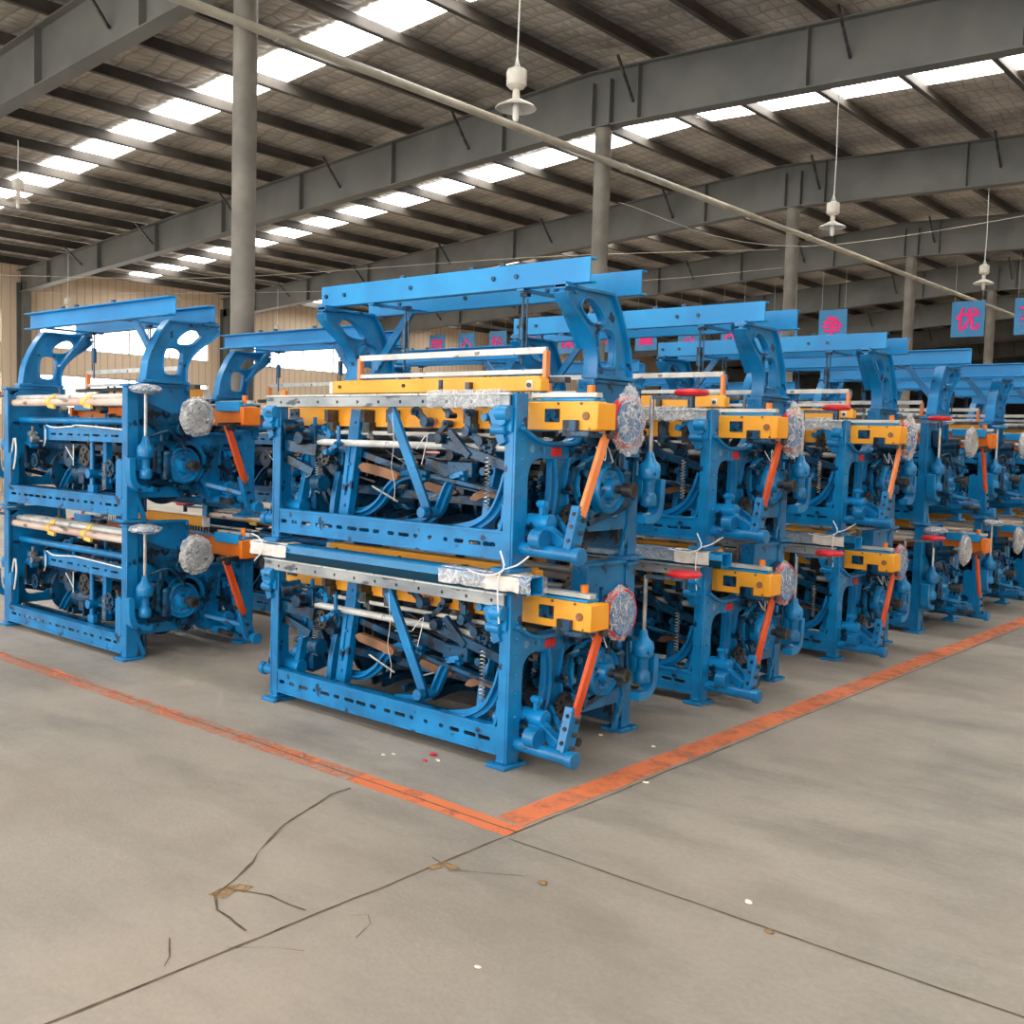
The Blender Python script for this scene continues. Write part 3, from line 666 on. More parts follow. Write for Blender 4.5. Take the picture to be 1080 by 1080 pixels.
    for pts in ([(.5, .16), (.42, .25), (.32, .33), (.15, .37), (-.05, .37)], [(0, .16), (-.08, .22), (-.2, .31), (-.27, .33)], [(-.6, .16), (-.66, .2), (-.73, .27), (-.76, .36)]):
        m = MB(); m.ribbon(sp2(pts, 4), .05, XZ, yb(.3), yb(.26)); m.ribbon(sp2(pts, 4), .012, XZ, yb(.33), yb(.23)); m.build('curved_tie', B, R)
    m = MB(); m.box(-.12, -.04, yb(.2), yb(.12), .23, .3); m.bar((.3, yb(.3), .5), (.3, yb(.3), .25), .04, .06, (1, 0, 0)); m.cyl((.2, yb(.26), .42), (.2, yb(.16), .42), .08, 20); m.cyl((-.1, yb(.3), .44), (.5, yb(.3), .44), .015, 8); m.cyl((-.8, yb(.35), .42), (-.2, yb(.35), .42), .015, 8)
    m.box(.45, .88, yb(.36), yb(.3), .35, .62); m.each('take_up_gear', BD, R, .002)
    m = MB(); m.tube(smooth_path([(.80, yb(.02), .55), (.76, yb(.01), .45), (.81, yb(.01), .3), (.86, yb(.02), .42), (.82, yb(.02), .55)], 4), .007, 6)
    m.tube(smooth_path([(.3, yb(.03), .63), (.28, yb(.02), .55), (.33, yb(.03), .5)], 4), .004, 5); m.tube(smooth_path([(.28, yb(.03), .66), (.1, yb(.0), .645), (-.1, yb(.03), .655), (-.3, yb(.0), .665), (-.85, yb(.03), .64)], 4), .005, 5)
    m.tube([(.12, yb(.1), .5), (.0, yb(.1), .4)], .004, 5); m.tube([(-.0, yb(.1), .52), (.0, yb(.1), .36)], .004, 5)
    m.each('tie_string', M['string'], R)
    if upper:
        # ---- curved arch brackets, the two long channels and their hangers
        for s in (1, -1):
            xo = s*(W+.01); xi = s*(W-.025)
            L = sp2([(.60, .97), (.60, 1.09), (.565, 1.17), (.49, 1.245), (.41, 1.30), (.35, 1.35)], 4)
            Rr = sp2([(.74, 1.42), (.80, 1.34), (.855, 1.24), (.90, 1.13), (.925, .97)], 4)
            m = MB()
            m.plate(L+[(.33, 1.39), (.34, 1.425)]+Rr, [sp2([(.47, 1.335), (.50, 1.37), (.58, 1.36), (.655, 1.30), (.66, 1.265), (.60, 1.262), (.53, 1.28), (.47, 1.335)], 3)[:-1], sp2([(.63, 1.20), (.66, 1.225), (.73, 1.225), (.765, 1.19), (.77, 1.07), (.74, 1.045), (.68, 1.045), (.65, 1.07), (.63, 1.20)], 3)[:-1]], YZ, *sorted((xo, xi)))
            for path in (L+[(.33, 1.39)], Rr): m.ribbon(path, .014, YZ, *sorted((s*(W+.035), s*(W-.055))))
            m.ribbon([(.33, 1.42), (.74, 1.42)], .016, YZ, *sorted((s*(W+.035), s*(W-.055)))); m.ribbon([(.585, .985), (.95, .985)], .02, YZ, *sorted((s*(W+.045), s*(W-.06))))
            for lp in (sp2([(.46, 1.335), (.50, 1.38), (.58, 1.37), (.665, 1.305), (.67, 1.26), (.60, 1.25), (.53, 1.27), (.46, 1.335)], 3), sp2([(.62, 1.20), (.655, 1.235), (.735, 1.235), (.775, 1.19), (.78, 1.06), (.745, 1.035), (.675, 1.035), (.64, 1.06), (.62, 1.20)], 3)):
                m.ribbon(lp, .012, YZ, *sorted((s*(W+.022), s*(W-.03))))
            for q in ((.62, 1.13), (.85, 1.05), (.42, 1.40)): m.bolt((xo, *q), 'x' if s > 0 else '-x', .013, .014)
            m.box(*sorted((s*(W-.05), s*(W+.02))), .33, .43, 1.405, 1.44)
            m.bar((s*(W-.10), .42, 1.42), (s*(W-.10), .64, 1.14), .03, .05, (1, 0, 0)) if s > 0 else m.bar((s*(W-.30), .82, 1.44), (s*(W-.02), .78, 1.08), .03, .05)
            m.build('arch_bracket', B, R, .002)
        def channel(y, d, z0, z1, x0, x1, nm):
            m = MB(); m.box(x0, x1, y-.004, y+.004, z0, z1); m.box(x0, x1, *sorted((y, y+d*.055)), z1-.01, z1); m.box(x0, x1, *sorted((y, y+d*.055)), z0, z0+.01)
            o = m.build(nm, M['blue2'], R, .002)
            m = MB()
            for x in (-.78, -.2, .44, .6, -.95): m.cyl((x, y-.004, (z0+z1)/2), (x, y-.014, (z0+z1)/2), .013, 8)
            for x in (-.3, .47, .25): m.bolt((x, y+.03, z1), 'z', .02, .02)
            m.each('channel_bolt', BD, o); return o
        channel(.385, 1, 1.435, 1.56, -1.0, 1.08, 'top_channel')
        channel(.845, 1, 1.43, 1.56, -1.08, 1.075, 'top_channel')
        m = MB()
        m.box(-.5, .35, .38, .86, 1.425, 1.433) if False else m.bar((-.55, .39, 1.43), (-.55, .85, 1.43), .05, .012)
        m.bar((.62, .39, 1.43), (.62, .85, 1.43), .05, .012); m.each('channel_tie', B, R)
        for x, y in ((.55, .50), (-.45, .58)):
            m = MB(); m.cyl((x, y, 1.42), (x, y, 1.05), .007, 6); m.cyl((x+.03, y, 1.40), (x+.03, y, 1.12), .005, 6); m.cyl((x, y, 1.30), (x, y, 1.18), .02, 10); m.bar((x-.01, y, 1.42), (x+.04, y, 1.42), .03, .02); m.each('heald_hanger', BD, R)
        m = MB(); m.box(-.68, .78, .42, .445, 1.095, 1.13); m.box(-.68, .78, .42, .445, .99, 1.015)
        m.box(-.68, -.67, .42, .445, 1.0, 1.11); m.box(.77, .78, .42, .445, 1.0, 1.11)
        hf = m.build('raised_heald_frame', M['alu'], R, .002)
        m = MB(); m.box(-.69, -.665, .415, .45, .96, 1.11); m.box(.765, .79, .415, .45, .96, 1.11); m.each('frame_end', M['stickpale'], hf, .002)
        m = MB()
        for x in (-.25, .35): m.bar((x, .43, .99), (x, .43, .92), .012, .02, (1, 0, 0)); m.bar((x+.1, .43, .99), (x+.1, .43, .92), .012, .02, (1, 0, 0))
        m.bar((-.9, .46, .97), (.9, .46, .96), .05, .03); m.each('heald_bracket', M['steeldark'], R)
    # red badge on the shoulder of the right frame
    m = MB(); m.box(W+.0, W+.012, .27, .35, .565, .61); bd = m.build('red_badge', M['red'], R, .003); tag(bd, label='small red badge')
    m = MB(); m.box(W-.01, W+.006, .22, .42, .55, .62); m.build('badge_plate', B, R, .003)
    return R

lower = make_loom(False); upper = make_loom(True)
# the palest sticks belong to single looms, the copies keep their own
KM = kid_map()
def set_part_mat(root, name, mat, only=None):
    for c in [c for c in bpy.data.objects if c.parent == root]:
        if c.name.split('.')[0] == name and (only is None or only(c)):
            me = c.data.copy(); me.materials.clear(); me.materials.append(mat); c.data = me

ROWS_R = [(3.84, 'A'), (5.68, 'A'), (7.68, 'A'), (9.42, 'B'), (11.1, 'B'), (12.9, 'B'), (14.7, 'B'), (16.5, 'B')]
ROWS_L = [(3.76, 'B'), (5.60, 'B'), (7.5, 'B'), (9.4, 'B'), (11.3, 'B'), (13.2, 'B'), (15.1, 'B')]
ORD = ['front', 'second', 'third', 'fourth', 'fifth', 'sixth', 'seventh', 'eighth']
first = {'lower': True, 'upper': True}
LOOMS = {}
TINY = ('coil_spring', 'cap_end', 'socket_bolt', 'channel_bolt', 'control_rod', 'tie_string', 'bored_hole', 'cap_fitting', 'hanging_tag', 'leather_strap', 'box_plate')
def place(kind, src, cx, y, tp, z, label, far=False):
    if first[kind]: o = src; first[kind] = False
    else: o = copy_tree(src, KM, None, TINY if far else ())
    if tp == 'A': o.location = (cx, y, z); o.rotation_euler = (0, 0, 0)
    else:
        o.location = (cx, y+DP, z); o.rotation_euler = (0, 0, PI)
        for c in [c for c in bpy.data.objects if c.parent == o and c.name.startswith('top_channel') and c.data.vertices[0].co.y > .6]: c.location.x = -.15
    tag(o, label, 'loom', 'blue shuttle looms stacked two high in rows')
    return o
for col, cx, rows in (('right', -4.235, ROWS_R), ('left', -7.70, ROWS_L)):
    for i, (y, tp) in enumerate(rows):
        where = {'right': 'right-hand file of stacks', 'left': 'left-hand file of stacks'}[col]
        LOOMS[(col, i, 0)] = place('lower', lower, cx, y, tp, 0, f'bottom blue loom without overhead arch, {ORD[i]} row of {where}', i >= 4)
        LOOMS[(col, i, 1)] = place('upper', upper, cx, y, tp, HS, f'top blue loom with overhead arch channels, {ORD[i]} row of {where}', i >= 4)
LOOMS[('right', 0, 1)]['label'] = 'nearest top blue loom with pale orange picking stick and overhead arch'
LOOMS[('right', 0, 0)]['label'] = 'nearest bottom blue loom on the floor with red orange stick'
LOOMS[('left', 0, 1)]['label'] = 'far left top blue loom with arch, hand wheel column at its corner'
LOOMS[('left', 0, 0)]['label'] = 'far left bottom blue loom with foil wrapped wheel, on the floor'
for k in (('right', 0, 1), ('right', 2, 1)): set_part_mat(LOOMS[k], 'picking_stick', M['stickpale'])
for k, o in LOOMS.items():
    if (k[0] == 'left') or k[1] >= 3:
        for c in [c for c in bpy.data.objects if c.parent == o]:
            if c.name.split('.')[0] == 'sley_beam': c.data = c.data.copy(); c.data.materials.clear(); c.data.materials.append(M['orangedeep'])

# ---- wrapped box tubes that carry the upper looms of the front-facing stacks
def open_tube(x0, x1, y0, y1, z0, z1, t=.006):
    m = MB(); m.box(x0, x1, y0, y1, z0, z0+t); m.box(x0, x1, y0, y1, z1-t, z1); m.box(x0, x1, y0, y0+t, z0, z1); m.box(x0, x1, y1-t, y1, z0, z1); return m
for i in range(3):
    y = ROWS_R[i][0]
    t = empty('spacer_tube', (-4.235, y, .872), 0, ['bright blue square tube with plastic wrapped ends under nearest upper loom', 'grey film wrapped square tube between the looms of second right stack', 'grey film wrapped square tube between the looms of third right stack'][i], 'tube', 'square tubes laid between stacked looms')
    open_tube(-1.08, 1.09, -.045, .075, 0, .088).build('tube_body', M['blue2'], t, .003)
    def wrap(x0, x1, mat, sd):
        bm = bmesh.new(); n = 26; rings = []
        for a in range(n+1):
            x = x0+(x1-x0)*a/n; ring = []
            for k in range(20):
                an = 2*PI*k/20; c, s_ = math.cos(an), math.sin(an)
                q = max(abs(c), abs(s_)); py = c/q*.064; pz = s_/q*.047
                j = 1+.10*noise.noise(Vector((x*14, c*3+sd, s_*3)))
                ring.append(bm.verts.new((x+.01*noise.noise(Vector((c*3, s_*3, sd+a))), -.0+.015+py*j, .046+pz*j)))
            rings.append(ring)
        for a in range(n):
            for k in range(20): bm.faces.new((rings[a][k], rings[a][(k+1) % 20], rings[a+1][(k+1) % 20], rings[a+1][k]))
        mb = MB(); mb.bm.free(); mb.bm = bm
        return mb.build('wrap', mat, t)
    if i == 0:
        wrap(-1.11, -.76, M['foam'], 1); w = wrap(.50, .82, M['filmwhite'], 2); wrap(.82, 1.04, M['foam'], 4); wrap(1.02, 1.11, M['film'], 4)
    else:
        wrap(-1.1, .75, M['filmgrey'], 3+i); wrap(.75, 1.0, M['foam'], 4+i)
    m = MB(); m.tube(smooth_path([(.93, -.06, -.15), (.92, -.065, .0), (.93, -.06, .1), (1.0, -.02, .14), (1.08, -.03, .19)], 4), .004, 5); m.tube(smooth_path([(.72, -.06, .09), (.86, -.07, .08), (.95, -.06, .12), (.9, -.03, .2)], 4), .004, 5); m.tube(smooth_path([(-1.09, -.05, .13), (-1.0, -.06, .11), (-.95, -.07, .05), (-1.05, -.06, -.03)], 4), .004, 5)
    m.each('tie_string', M['string'], t)
# film wrapped over the right end of the top loom's silver bar
for i in range(3):
    y = ROWS_R[i][0]; bm = bmesh.new(); rings = []; n = 30
    for a in range(n+1):
        x = .38+.5*a/n; ring = []
        for k in range(22):
            an = 2*PI*k/22; c, s_ = math.cos(an), math.sin(an); q = max(abs(c), abs(s_))
            j = 1+.22*noise.noise(Vector((x*11, c*2.5+i*5, s_*2.5)))+.1*noise.noise(Vector((x*30, c*6, s_*6)))
            ring.append(bm.verts.new((x, -.006+c/q*.036*j, .838+s_/q*.044*j)))
        rings.append(ring)
    for a in range(n):
        for k in range(22): bm.faces.new((rings[a][k], rings[a][(k+1) % 22], rings[a+1][(k+1) % 22], rings[a+1][k]))
    mb = MB(); mb.bm.free(); mb.bm = bm; o = mb.build('film_sheet', M['film']); o.location = (-4.235, y, HS)
    tag(o, ['crumpled white film over right end of nearest top silver bar', 'crumpled white film on silver bar of second right stack', 'crumpled white film on silver bar of third right stack'][i], 'plastic film', 'plastic film wrapped on the silver bars')
# hand wheels of the cloth-side looms wrapped in foil
for k in (('left', 0, 0), ('left', 0, 1), ('right', 3, 0), ('right', 3, 1), ('right', 4, 0)):
    o = LOOMS[k]
    tag(film_blob('wheel_wrap', M['filmwhite'], o, (-W-.08, DP-.10, .925), (.115, .105, .035), k[1]+k[2]*3, .15), label='white plastic film')
# ------------------------------------------------------------------ hall
def roof_z(x): return 7.06+.070*(x+9.35) if x < -9.35 else 7.06-.03*(x+9.35)
m = MB(); m.box(-27.5, 10, -8, 72, -.2, 0); fl = m.build('floor', M['floor']); tag(fl, 'worn grey-beige concrete slab', kind='structure')
XL, XR, YB, YF = -27.2, 10, 70, -8
m = MB()
for xa, xb in ((XL, -9.35), (-9.35, XR)):
    za, zb = roof_z(xa), roof_z(xb)
    m.plate([(xa, za), (xb, zb), (xb, zb+.05), (xa, za+.05)], [], XZ, YF, YB)
tag(m.build('ceiling', M['foil'], smooth=False), 'quilted foil roof lining', kind='structure')
wi = 0
SKY_Y = [-2.8, 3.3, 9.35, 15.25, 21.15, 27.15, 33.15]
for y in SKY_Y:
    for xa, xb in ((XL+.6, -9.45), (-9.25, XR-.3)):
        wi += 1; m = MB(); za, zb = roof_z(xa)-.012, roof_z(xb)-.012
        m.plate([(xa, za-.012), (xb, zb-.012), (xb, zb), (xa, za)], [], XZ, y-.36, y+.36)
        tag(m.build('window_%d' % wi, M['skylight'], smooth=False), 'translucent roof light strip', kind='structure')
# purlins
xs = []
x = -9.35
while x > XL+.3: xs.append(x); x -= 1.16 if x > -11.6 else 1.245
x = -8.15
while x < XR-.3: xs.append(x); x += 1.22
ti = 0
for x in xs:
    ti += 1; z = roof_z(x); m = MB()
    m.box(x-.004, x+.004, YF, YB, z-.205, z-.03); m.box(x, x+.075, YF, YB, z-.208, z-.198); m.box(x-.075, x, YF, YB, z-.036, z-.026)
    m.box(x+.068, x+.075, YF, YB, z-.205, z-.185)
    tag(m.build('trim_%d' % ti, M['purlin'], smooth=False), 'thin roof purlin running lengthwise', kind='structure')
# portal rafters with stiffeners and fly braces
FR_Y = [.26+6*0-.0]+[6.26+5.99*i for i in range(0, 11)]
for y in FR_Y:
    ti += 1; m = MB()
    top = lambda x: roof_z(x)-.215
    bot = lambda x: (5.05+(x+27.2)*(6.08-5.05)/18.) if x < -9.2 else 6.08-.022*(x+9.2)
    X = [XL, -18, -9.2, XR]
    m.plate([(q, bot(q)) for q in X]+[(q, top(q)) for q in reversed(X)], [], XZ, y-.006, y+.006)
    for a, b in zip(X, X[1:]):
        m.bar((a, y, bot(a)), (b, y, bot(b)), .22, .016); m.bar((a, y, top(a)), (b, y, top(b)), .22, .016)
    q = -25.6
    while q < XR-.3:
        m.box(q-.006, q+.006, y-.1, y+.1, bot(q), top(q)); q += 2.46
    tag(m.build('trim_%d' % ti, M['frame'], smooth=False), 'grey welded steel rafter crossing the hall', kind='structure')
    q = -24.5
    while q < XR-.5:
        ti += 1; m = MB(); m.bar((q+.5, y-.42, roof_z(q)-.2), (q+.5, y-.02, bot(q)+.26), .03, .03); q += 3.1
        tag(m.build('trim_%d' % ti, M['steeldark'], smooth=False), 'short dark braces from rafter to purlins', kind='structure')
# round columns
cw = ['nearest round grey steel column behind the left looms', 'round grey column rising behind the nearest arch', 'round grey column behind the second right arch', 'slender round grey column left of the hanging blue sign', 'round grey column just right of the hanging blue sign', 'distant round grey column past the hanging signs', 'round grey column near the far end wall']
for i in range(7):
    y = 6.26+5.99*i
    t = empty('steel_column', (-9.0, y, 0), 0, cw[i], 'column', 'round steel columns along the hall')
    m = MB(); m.cyl((0, 0, .02), (0, 0, 6.06), .118, 28); m.build('shaft', M['column'], t)
    m = MB(); m.box(-.2, .2, -.2, .2, 0, .025); m.build('base_plate', M['column'], t)
    m = MB(); m.box(-.17, .17, -.14, .14, 6.055, 6.075); m.box(-.16, -.145, -.1, .1, 6.08, 6.7); m.box(.145, .16, -.1, .1, 6.08, 6.7); m.build('cap_plate', M['frame'], t)
# wall columns, walls, windows
for i in range(1, 8):
    y = 6.26+5.99*(i-1); ti += 1; m = MB(); m.box(XL, XL+.35, y-.006, y+.006, 0, 5.3); m.box(XL, XL+.012, y-.11, y+.11, 0, 5.3); m.box(XL+.34, XL+.352, y-.11, y+.11, 0, 5.3)
    tag(m.build('trim_%d' % ti, M['frame'], smooth=False), 'steel wall post', kind='structure')
def wall_with_windows():
    m = MB(); holes = []; wins = []
    for i in range(-1, 8):
        y0 = .27+5.99*(i)+.5; y1 = y0+5.0
        for z0, z1 in [q for q in ((1.9, 3.05), (3.7, 4.62)) if (q[0] > 3 and i <= 3) or i <= 2]: holes.append([(y0, z0), (y1, z0), (y1, z1), (y0, z1)]); wins.append((y0, y1, z0, z1))
    m.plate([(YF, 0), (YB, 0), (YB, 5.76), (YF, 5.76)], holes, YZ, XL-.15, XL)
    tag(m.build('wall_left', M['wall'], smooth=False), 'tan corrugated cladding', kind='structure'); return wins
for (y0, y1, z0, z1) in wall_with_windows():
    wi += 1; m = MB(); m.box(XL-.09, XL-.085, y0, y1, z0, z1); o = m.build('window_%d' % wi, M['window'], smooth=False); tag(o, 'bright wall window', kind='structure')
    m = MB(); n = 4
    for k in range(n+1): yy = y0+(y1-y0)*k/n; m.box(XL-.08, XL-.03, yy-.02, yy+.02, z0, z1)
    m.box(XL-.08, XL-.03, y0, y1, z0, z0+.04); m.box(XL-.08, XL-.03, y0, y1, z1-.04, z1); m.build('window_frame', M['alu'], o, smooth=False)
m = MB(); m.plate([(XL, 0), (XR, 0), (XR, roof_z(XR)), (-9.35, roof_z(-9.35)), (XL, roof_z(XL))], [], XZ, YB, YB+.15); tag(m.build('wall_back', M['purlin'], smooth=False), 'far dark end wall', kind='structure')
m = MB(); m.box(XR, XR+.15, YF, YB, 0, 6.3); tag(m.build('wall_right', M['wall'], smooth=False), 'tan corrugated cladding', kind='structure')

# long pipe under the rafters
m = MB(); m.cyl((-8.84, -2, 5.56), (-8.84, 49, 5.56), .048, 16)
for y in range(0, 48, 6): m.cyl((-8.84, y+.5, 5.56), (-8.84, y+.62, 5.56), .058, 16)
tag(m.build('overhead_pipe', M['pipe']), 'long pale pipe running past all the columns under the roof', 'pipe')

# pendant lamps
lamps = [(-5.55, 6.38, 4.25, 'nearest white pendant lamp with bare bulb, above the nearest arch'), (-5.62, 12.45, 4.37, 'white pendant lamp on a long wire, above the third right arch'), (-5.62, 18.4, 4.47, 'white pendant lamp directly above the hanging blue sign'),
         (-15.4, 6.9, 4.87, 'pale pendant lamp under the roof light strip at far left'), (-24.2, 12.0, 4.40, 'tiny pendant lamp above the far left arch'), (-24.5, 18.2, 4.42, 'tiny pendant lamp above the second left arch')]
for x, y, z, lab in lamps:
    t = empty('pendant_lamp', (x, y, z), 0, lab, 'lamp', 'pendant factory lamps')
    m = MB(); m.lathe([(.03, .29), (.075, .27), (.08, .26), (.08, .15), (.06, .13), (.03, .12)], (0, 0, 0), 'z', 10); m.build('ballast_housing', M['lamp'], t)
    m = MB(); m.lathe([(.028, .13), (.03, .05), (.06, .035), (.15, -.01), (.165, -.025), (.16, -.03), (.14, -.015), (.05, .02), (.02, .02)], (0, 0, 0), 'z', 24); m.build('lamp_shade', M['lamp'], t)
    m = MB(); m.lathe([(.018, .02), (.026, -.02), (.026, -.10), (.018, -.125), (.006, -.13)], (0, 0, 0), 'z', 12); m.build('bulb', M['bulb'], t)
    m = MB(); zt = (6.0 if x > -9 else 5.7)-z; m.tube([(0, 0, .27), (.01, 0, .8), (0, 0, zt)], .006, 5); m.tube([(-.03, 0, .28), (0, 0, .38), (.03, 0, .28)], .005, 5); m.build('suspension_wire', M['string'], t)

# slogan signs hung from the fourth rafter
SX = [-24.83, -23.49, -22.14, -20.76, -19.37, -17.99, -16.58, -15.17, -13.85, -12.40, -11.11, -7.9, -6.55]
CH = '同心协力保质量求发展争优势'
sl_lab = ['leftmost', 'second from left', 'third from left', 'fourth from left', 'fifth from left', 'sixth from left', 'seventh from left', 'eighth from left', 'ninth from left', 'tenth from left', 'eleventh from left, above the third right arch', 'second from right, beside a column', 'rightmost, cut by the photo edge']
for i, (x, ch) in enumerate(zip(SX, CH)):
    z = 4.68
    t = empty('hanging_sign', (x, 24.9, z), 0, 'square blue sign with pink Chinese character, '+sl_lab[i], 'sign', 'square character signs hung in a row')
    m = MB(); m.box(-.36, .36, -.012, .012, -.40, .40); m.build('board', M['signblue'], t)
    cu = bpy.data.curves.new('character', 'FONT'); cu.body = ch; cu.size = .54; cu.extrude = .006; cu.offset = .012; cu.align_x = 'CENTER'; cu.align_y = 'CENTER'
    to = bpy.data.objects.new('character', cu); COL.objects.link(to); bpy.context.view_layer.update()
    me = bpy.data.meshes.new_from_object(to.evaluated_get(bpy.context.evaluated_depsgraph_get())); bpy.data.objects.remove(to)
    me.materials.clear(); me.materials.append(M['signpink'])
    # centre the glyph
    if me.vertices:
        cxm = (max(v.co.x for v in me.vertices)+min(v.co.x for v in me.vertices))/2; cym = (max(v.co.y for v in me.vertices)+min(v.co.y for v in me.vertices))/2
        for v in me.vertices: v.co.x -= cxm; v.co.y -= cym
    o = bpy.data.objects.new('character', me); COL.objects.link(o); o.parent = t; o.location = (0, -.02, 0); o.rotation_euler = (PI/2, 0, 0)
    m = MB(); m.cyl((-.3, 0, .4), (-.3, 0, 1.4), .003, 5); m.cyl((.3, 0, .4), (.3, 0, 1.4), .003, 5); m.build('hanging_wire', M['string'], t)

# slack cables
def cable(pts, r, lab):
    m = MB(); m.tube(smooth_path(pts, 8), r, 5); tag(m.build('overhead_cable', M['pipe']), lab, 'cable', 'slack overhead cables')
cable([(-26.5, 11.2, 5.3), (-20, 13, 4.95), (-12.5, 15, 5.0), (-9.2, 18.1, 5.3)], .006, 'slack cable crossing the left half below the roof')
cable([(-26.5, 12.3, 5.0), (-19, 14, 4.7), (-12, 16.5, 4.7), (-9.2, 18.3, 5.0)], .005, 'lower slack cable crossing the left half below the roof')
cable([(-8.7, 12.25, 5.0), (-6.9, 14.4, 4.55), (-3.0, 18.2, 5.6)], .005, 'thin cable slung across the right half near the pipe')

# ------------------------------------------------------------------ floor markings and cracks
def strip(name, mat, pts, w, jit, lab, kind, cat=None, z=.0012, wear=None, group=None):
    P = []
    for a, b in zip(pts, pts[1:]):
        n = max(1, int(math.dist(a, b)/.035))
        P += [(a[0]+(b[0]-a[0])*k/n, a[1]+(b[1]-a[1])*k/n) for k in range(n)]
    P.append(pts[-1]); bm = bmesh.new(); L = []; R = []
    for i, p in enumerate(P):
        a = P[max(0, i-1)]; b = P[min(len(P)-1, i+1)]; d = Vector((b[0]-a[0], b[1]-a[1])).normalized()
        nn = noise.noise(Vector((p[0]*3, p[1]*3, w*50))); wl = w/2*(1+jit*noise.noise(Vector((p[0]*9, p[1]*9, 1)))); wr = w/2*(1+jit*noise.noise(Vector((p[0]*9, p[1]*9, 7))))
        off = jit*w*.9*nn
        L.append(bm.verts.new((p[0]-d.y*(wl+off), p[1]+d.x*(wl+off), z))); R.append(bm.verts.new((p[0]+d.y*(wr-off), p[1]-d.x*(wr-off), z)))
    for i in range(len(P)-1): bm.faces.new((L[i], R[i], R[i+1], L[i+1]))
    mb = MB(); mb.bm.free(); mb.bm = bm; o = mb.build(name, mat, smooth=False)
    if wear:
        at = o.data.attributes.new('wear', 'FLOAT', 'POINT')
        for v in o.data.vertices: at.data[v.index].value = wear(v.co)
    tag(o, lab, cat, group, kind); return o
strip('painted_line', M['linepaint'], [(-14, 3.17), (-2.70, 3.24)], .125, .12, 'worn orange floor line in front of the stacks, running left', None, 'floor line', wear=lambda c: -.08 if c.x > -3.7 else .09)
strip('painted_line', M['linepaint'], [(-2.80, 3.31), (-2.80, 30)], .15, .08, 'worn orange floor line along the right side of the stacks', None, 'floor line', z=.0016, wear=lambda c: -.03)
strip('trim_%d' % (ti+1), M['crack'], [(-2.69, -8), (-2.70, 3.2), (-2.70, 30)], .009, .9, 'dark slab joint', 'structure', z=.002)
strip('trim_%d' % (ti+2), M['crack'], [(-14, 3.26), (-2.7, 3.235)], .007, .9, 'dark slab joint', 'structure', z=.002)
strip('trim_%d' % (ti+3), M['crack'], [(-2.68, 3.16), (9, 3.28)], .007, .9, 'dark slab joint', 'structure', z=.002)
CAM = Vector((0, 0, 1.6))
RM = Matrix(((0.758, -0.065, 0.649), (0.652, 0.032, -0.757), (0.028, 0.997, 0.066)))
F = 1105.9
def gp(px, py):
    r = RM @ Vector((px-540, -(py-540), -F)); t = -1.6/r.z; return (r.x*t, r.y*t)
CR = [([(370, 832), (352, 838), (325, 855), (300, 870), (285, 885), (272, 898), (266, 910), (250, 925), (228, 945), (232, 960), (246, 968), (262, 982)], .012),
      ([(240, 938), (262, 941), (285, 945), (305, 955), (322, 961)], .008), ([(172, 1020), (178, 1010), (178, 990)], .006), ([(455, 905), (475, 918), (520, 922), (560, 925)], .006), ([(240, 1000), (285, 1000), (320, 1004)], .004),
      ([(375, 990), (390, 975), (388, 966), (370, 966)], .005)]
for k, (pts, w) in enumerate(CR):
    strip('floor_crack', M['crack'], [gp(*p) for p in pts], w*.7, 1.6, ['jagged crack curving down from the orange line', 'short crack joining the jagged crack to the joint', 'hairline crack at the left of the joint', 'crack branching right from the joint below line corner', 'faint crack below the joint at lower left', 'tiny forked crack near lower middle'][k], None, 'crack', z=.0026)
strip('floor_crack', M['crumble'], [gp(226, 946), gp(236, 940), gp(252, 936), gp(262, 939)], .06, .9, 'crumbled brown patch on the jagged crack', None, 'crack', z=.0022)
strip('floor_crack', M['crumble'], [gp(452, 916), gp(470, 911), gp(480, 918)], .04, .9, 'crumbled patch where the joint branches right', None, 'crack', z=.0022)
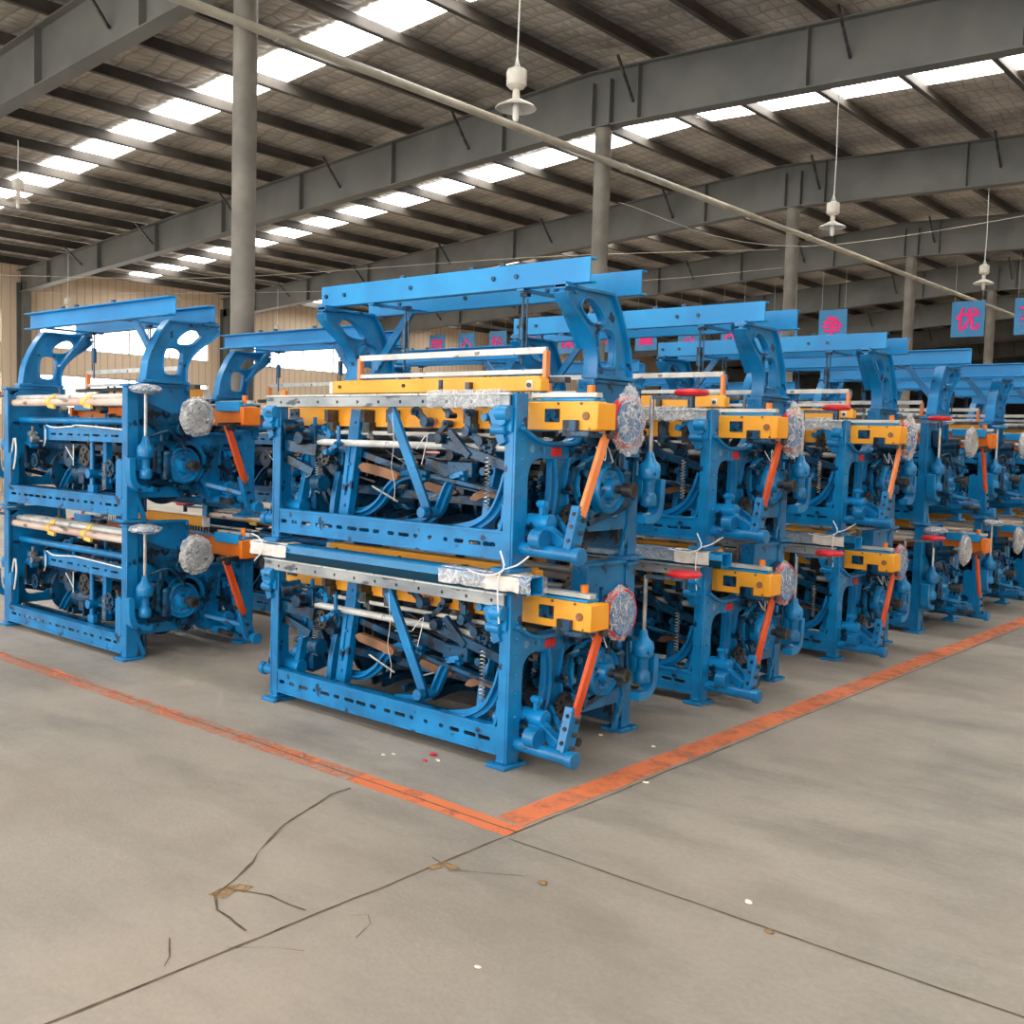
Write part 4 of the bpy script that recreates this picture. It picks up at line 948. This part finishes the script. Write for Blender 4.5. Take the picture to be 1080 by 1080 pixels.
# bits of litter
LT = [((457, 797), M['red'], .03, 'red scrap on the floor before the nearest loom'), ((448, 803), M['red'], .02, 'smaller red scrap beside the red scrap'), ((462, 803), M['paper'], .02, 'white crumb beside the red scraps'), ((404, 797), M['paper'], .018, 'pale crumb left of the red scraps'), ((415, 796), M['paper'], .014, 'tiny pale crumb near the red scraps'),
      ((790, 953), M['paper'], .022, 'small white chip beside the right slab joint'), ((811, 984), M['crumble'], .022, 'beige chip right of the slab joint, lower right'), ((504, 1021), M['paper'], .016, 'lone white crumb in the open foreground'), ((633, 776), M['paper'], .018, 'white scrap beside the nearest loom foot'), ((688, 788), M['paper'], .018, 'white scrap between loom foot and orange line'), ((572, 932), M['crumble'], .03, 'brown crumb right of the line corner'), ((319, 798), M['crumble'], .022, 'tan crumb just above the left orange line'), ((680, 826), M['paper'], .018, 'white crumb on the edge of the right orange line')]
for (p, mt, r, lab) in LT:
    x, y = gp(*p); bm = bmesh.new(); bmesh.ops.create_icosphere(bm, subdivisions=2, radius=r*.75)
    for v in bm.verts:
        k = 1+.7*noise.noise(v.co*40+Vector((x, y, 0))*9); v.co = Vector((v.co.x*k, v.co.y*k*.7, v.co.z*.3*k))
    zb = min(v.co.z for v in bm.verts)
    for v in bm.verts: v.co.z -= zb
    mb = MB(); mb.bm.free(); mb.bm = bm; o = mb.build('litter_scrap', mt); o.location = (x, y, .0); tag(o, lab, 'litter', 'scraps of litter on the floor')

# ------------------------------------------------------------------ light, camera
w = bpy.data.worlds.new('World'); bpy.context.scene.world = w; w.use_nodes = True
bg = w.node_tree.nodes['Background']; bg.inputs['Color'].default_value = (.9, .95, 1, 1); bg.inputs['Strength'].default_value = 1.15
def area(name, loc, rot, sx, sy, power, col):
    l = bpy.data.lights.new(name, 'AREA'); l.shape = 'RECTANGLE'; l.size = sx; l.size_y = sy; l.energy = power; l.color = col
    o = bpy.data.objects.new(name, l); COL.objects.link(o); o.location = loc; o.rotation_euler = rot; return o
# daylight through the open hall front behind the camera
area('daylight_front', (-4, -7.9, 3.3), (math.radians(90), 0, 0), 22, 6, 1100, (1, .98, .95))

cam = bpy.data.cameras.new('camera'); co = bpy.data.objects.new('camera', cam); COL.objects.link(co)
cam.sensor_width = 36; cam.lens = F/1080*36; cam.clip_end = 200; cam.clip_start = .05
mt = RM.to_4x4(); mt.translation = CAM
q = RM.to_quaternion().normalized(); co.rotation_mode = 'QUATERNION'; co.rotation_quaternion = q; co.location = CAM
sc = bpy.context.scene; sc.camera = co
sc.view_settings.view_transform = 'Standard'; sc.view_settings.look = 'None'; sc.view_settings.exposure = 0.3; sc.view_settings.gamma = 1
try: sc.view_settings.use_curve_mapping = False
except Exception: pass
sc.cycles.use_denoising = True
sc.cycles.max_bounces = 8; sc.cycles.transparent_max_bounces = 16
